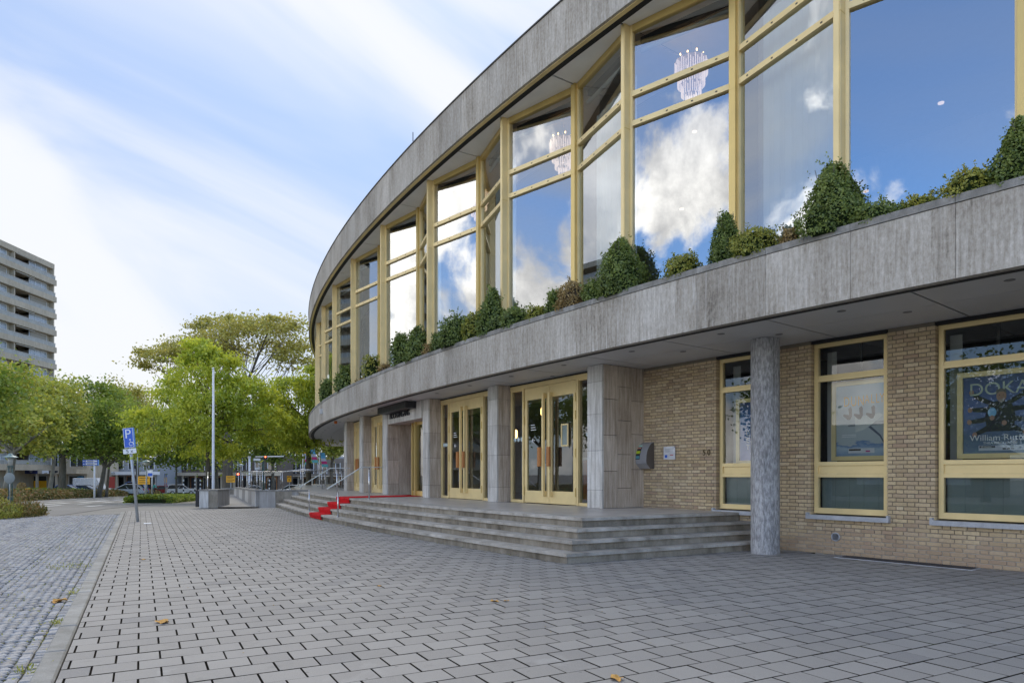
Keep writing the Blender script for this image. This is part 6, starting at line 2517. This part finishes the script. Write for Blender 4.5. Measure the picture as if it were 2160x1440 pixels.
aw_m = MB().box(-.25, .0, -8.6, -4.6, FL - .2, FL - .06).mesh('awning_box', plain('awning_cloth', (.42, .38, .31), .7))
bal = MB().box(-.72, -.66, -4.7, -1.0, .9, FL - .15).mesh('roller_shutter', plain('shutter', (.36, .31, .24), .6))
for f in range(NF):
    z = ZR - .85 - FL * (f + 1) + .10
    if z < 3:
        break
    for nm, me in (('balcony_band', band), ('railing', rl_m), ('railing_panel', gp_m)):
        put(nm, me, ap, Matrix.Translation((0, 0, z)))
    for bay in range(3):
        y = -8.8 * bay
        put('dividing_wall', dv_m, ap, Matrix.Translation((0, y - 8.8, z)))
        if bay == 2:
            continue
        w = part('window', ap, (0, y, z))
        put('window_frame', win_m, w)
        put('window_pane', wp_m, w)
        put('wall_panel', wl_m, ap, Matrix.Translation((0, y, z)))
        lg = part('loggia', ap, (0, y, z))
        put('loggia_back', lo_m, lg)
        put('loggia_frame', lw_m, lg)
        if (f + bay) % 4 != 2:
            put('awning_box', aw_m, ap, Matrix.Translation((0, y, z)))
        if (f, bay) in ((4, 0), (1, 1), (2, 0)):
            put('roller_shutter', bal, ap, Matrix.Translation((0, y, z)))


def shop(name, label, px0, px1, d, y_top, can0, can1, wallm, canm, nwin, glassm, upper=True, cat='shop'):
    a, b2 = gat(px0, d), gat(px1, d)
    s = thing(name, label, cat, (a.x, a.y, a.z))
    L = b2.x - a.x
    zc0, zc1 = at(px0, can1, d).z - a.z, at(px0, can0, d).z - a.z
    zt = at(px0, y_top, d).z - a.z
    MB().box(0, L, 3.0, 12, 0, zt).build('wall', wallm, s)
    MB().box(-.4, L + .4, -.2, 3.2, zc0, zc1).build('canopy', canm, s)
    MB().box(0, L, 3.2, 11.8, zt, zt + .4).build('roof', M['grey_paint'], s)
    step = L / nwin
    for i in range(nwin):
        w = part('shop_front', s, (i * step, 2.9, 0))
        MB().box(.3, step - .3, -.02, .05, .35, zc0 - .35).build('pane', glassm, w)
        q = MB()
        q.box(.2, .3, -.06, .08, .2, zc0 - .2)
        q.box(step - .3, step - .2, -.06, .08, .2, zc0 - .2)
        q.box(.3, step - .3, -.06, .08, zc0 - .35, zc0 - .2)
        q.box(.3, step - .3, -.06, .08, .2, .35)
        q.build('frame', M['interior_light'] if i % 2 else M['wood'], w)
        MB().box(-.15, .15, .1, .4, 0, zc0).build('pillar', M['concrete'], s, Matrix.Translation((i * step, 0, 0)))
        if upper:
            w = part('upper_window', s, (i * step, 2.95, zc1))
            MB().box(.5, step - .5, 0, .06, .5, min(2.6, zt - zc1 - .3)).build('pane', M['car_glass'], w)
            q = MB()
            q.box(.4, .5, -.04, .08, .4, min(2.7, zt - zc1 - .2))
            q.box(step - .5, step - .4, -.04, .08, .4, min(2.7, zt - zc1 - .2))
            q.box(step / 2 - .05, step / 2 + .05, -.04, .08, .5, min(2.6, zt - zc1 - .3))
            q.build('frame', M['white_paint'], w)
    return s


warm = glass('shop_front_glass', .2, (.75, .78, .76))
s1 = shop('shop_building', 'concrete shop row with a broad canopy behind the plane trees at the left', -170, 158, 108, 940, 989, 999, M['concrete'], M['concrete'], 8, M['car_glass'])
q = MB().box(-1, 1, -.26, -.21, -.35, .35)
q.build('blue_shop_sign', plain('navy_sign', (.02, .03, .12), .4), s1, Matrix.Translation((m_(68 + 170, 108), 0, at(68, 994, 108).z - gat(68, 108).z)))
put('shop_lettering', text_mesh('O', .5, M['sign_white'], .01), s1, Matrix.Translation((m_(68 + 170, 108), -.28, at(68, 994, 108).z - gat(68, 108).z)))
for i in range(9):
    q = MB().box(-.14, .14, -.27, -.22, -.25 + .08 * (i % 3), .22)
    q.build('sign_letter_block', M['sign_white'] if i < 4 else M['ink'], s1, Matrix.Translation((m_(93 + i * 3.6 + 170, 108), 0, at(68, 995, 108).z - gat(68, 108).z)))
MB().lathe([(.75, 0), (.75, .04)], 24, 0, Matrix.Rotation(PI / 2, 4, 'X')).build('round_blue_sign', plain('round_blue_print', (.06, .25, .50), .4), s1, Matrix.Translation((m_(146 + 170, 108), 2.82, at(146, 1013, 108).z - gat(146, 108).z)))
for px in (30, 52, 66):
    MB().box(-.5, .5, -.05, .05, 0, 1.6).build('window_display', M['yellow_sign'] if px > 50 else M['sign_white'], s1, Matrix.Translation((m_(px + 170, 108), 2.8, .6)))
s2 = shop('shop_building', 'low shop with a long white canopy behind the street trees', 178, 312, 118, 968, 994, 1001, M['grey_paint'], M['white_paint'], 4, M['car_glass'])
put('canopy_text', text_mesh('Lunch', .55, M['ink'], .01), s2, Matrix.Translation((m_(236 - 178, 118), -.22, at(240, 997.5, 118).z - gat(240, 118).z)))
dkb = plain('dark_brick', (.13, .105, .085), .9, 0, .2, .25, 2.5)
s3 = shop('office_building', 'dark brick office building with a white band behind the locust tree', 330, 575, 128, 958, 996, 1003, dkb, M['concrete'], 9, M['car_glass'], cat='office')
s4 = shop('office_building', 'brown brick building behind the signal mast and the white cars', 572, 800, 140, 966, 1003, 1005, plain('brown_brick', (.20, .17, .14), .9, 0, .2, .2, 2.5), M['concrete'], 8, M['car_glass'], cat='office')
